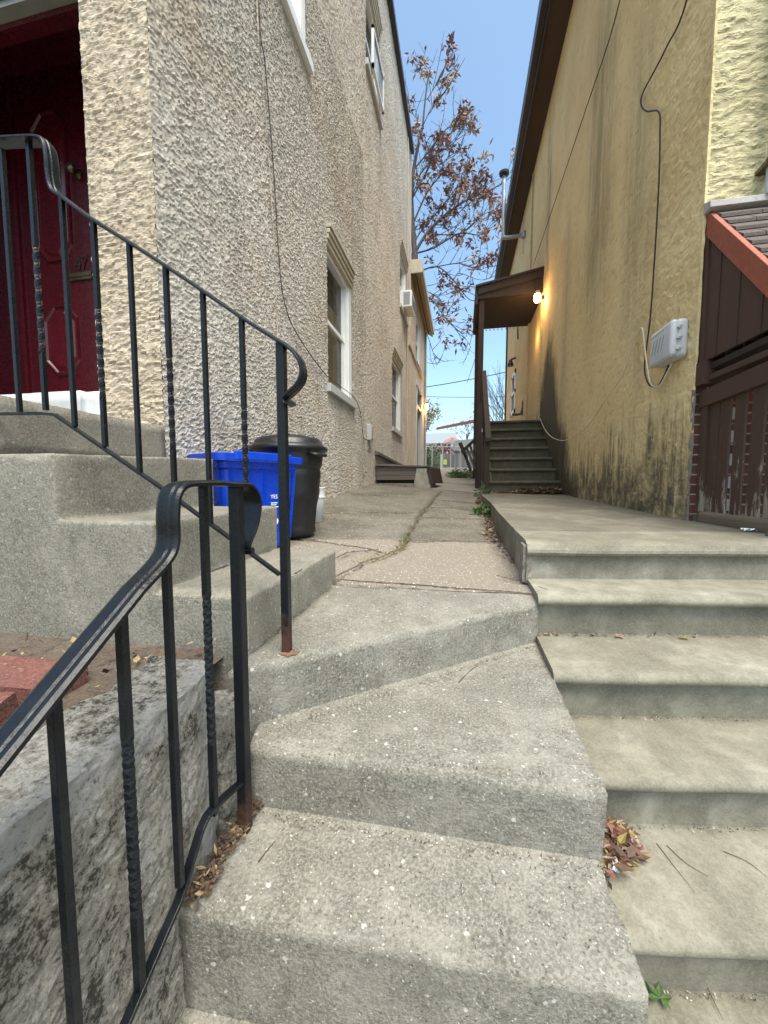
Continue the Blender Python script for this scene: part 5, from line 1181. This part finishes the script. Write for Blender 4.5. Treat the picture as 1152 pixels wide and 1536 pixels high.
# grass in the central crack
m = MB(); rnd = random.Random(2); m2 = MB()
c0 = CR[0]
for _ in range(520):
    i = rnd.choice((1,1,1,2,2,2,2,2,3,4,4,5)); t = rnd.random(); a, b = c0[i], c0[i+1]; x = a[0]+(b[0]-a[0])*t+rnd.gauss(0,.02); y = a[1]+(b[1]-a[1])*t
    (m if rnd.random() < .55 else m2).leaf((x,y,H(x,y)-.005), (rnd.uniform(-1,1),rnd.uniform(-1,1),rnd.uniform(.1,.9)), rnd.uniform(.02,.05), .004)
tag(m.build('crack_grass', 'leaf_dry'), kind='stuff'); tag(m2.build('crack_grass', 'leaf_green'), kind='stuff')
def twig(pts, r, label):
    m = MB(); m.tube(crv([Vector(p) for p in pts],4), r, 5, r*.5); tag(m.build('twig', 'leaf_dark', loc=tuple(pts[0])), label, 'twig', 'fallen twigs')
zz2 = -.995
twig([tuple(P(985,1265,Z=zz2)), tuple(P(1012,1300,Z=zz2)), tuple(P(1042,1338,Z=zz2))], .0010, 'longer dark twig sticking out of the leaf pile on the smooth steps')
twig([tuple(P(1000,1268,Z=zz2)), tuple(P(1030,1295,Z=zz2)), tuple(P(1062,1314,Z=zz2))], .0011, 'curved dark twig beside the leaf pile on the smooth steps, the upper one')
twig([tuple(P(1085,1277,Z=zz2)), tuple(P(1120,1292,Z=zz2)), tuple(P(1150,1315,Z=zz2))], .0010, 'thin twig lying alone near the right photo edge on the smooth steps')
twig([tuple(P(745,863,Z=-.462)), tuple(P(785,873,Z=-.467)), tuple(P(822,884,Z=-.452))], .002, 'long thin twig across the pebbly path edge where it meets the smooth steps')
twig([tuple(P(688,1024,Z=-.663)), tuple(P(705,1006,Z=-.663)), tuple(P(718,998,Z=-.663))], .0018, 'short forked twig on the wedge shaped concrete step')
twig([tuple(P(388,1292,Z=-.822)), tuple(P(400,1276,Z=-.822)), tuple(P(412,1262,Z=-.822))], .0013, 'tiny twig on the lower concrete step near the railing post')
twig([tuple(P(1048,1452,Z=-1.172)), tuple(P(1070,1500,Z=-1.172)), tuple(P(1085,1530,Z=-1.172))], .0012, 'stiff dark twig at the bottom right of the smooth steps')
def single(px_, py2, z, mat, L, label, name='fallen_leaf'):
    random.seed(px_); m = MB(); p = P(px_,py2,Z=z); 
    for k in range(5): m.leaf(p+Vector((0,0,.004)), (cos(k*1.1-1),sin(k*1.1-1),.12), L*(.8+.1*k), L*.5, up=(0,0,1))
    o = tag(m.build(name, mat, loc=tuple(p)), label, 'leaf', 'single fallen leaves'); so = o.modifiers.new('s','SOLIDIFY'); so.thickness = .0006
single(930,956,-.632,'leaf_tan',.022,'curled tan leaf in the corner of the third smooth step')
single(1028,958,-.632,'leaf_olive',.02,'olive leaf in the step corner to the right of the tan one')
single(990,1500,-1.172,'leaf_green',.03,'green leaf lying at the bottom right on the lowest visible smooth step')
single(712,768,-.33,'leaf_green',.06,'broad green leaf on the path joint beside the grey landing')
def scrap(px_, py2, z, s, label, up=0):
    random.seed(px_*3); p = P(px_,py2,Z=z); m = MB(); n = 5; V = [[m.bm.verts.new((p.x+s*(i/n-.5)*1.3+random.uniform(-1,1)*s*.06, p.y+s*(j/n-.5)*.8, p.z+.004+random.random()*s*.35+up*s*j/n)) for i in range(n+1)] for j in range(n+1)]
    for j in range(n):
        for i in range(n): m.bm.faces.new([V[j][i],V[j][i+1],V[j+1][i+1],V[j+1][i]])
    o = m.build('paper_scrap', 'paper', loc=tuple(p)); so = o.modifiers.new('s','SOLIDIFY'); so.thickness = .0015; tag(o, label, 'litter')
scrap(1122,797,-.28,.05,'crumpled white scrap below the picket fence on the grey landing')
scrap(920,1306,-.99,.020,'torn white paper tucked beside the leaf pile', up=.6)
scrap(820,733,-.15,.12,'small white paper card lying at the foot of the rear stair', up=.5)
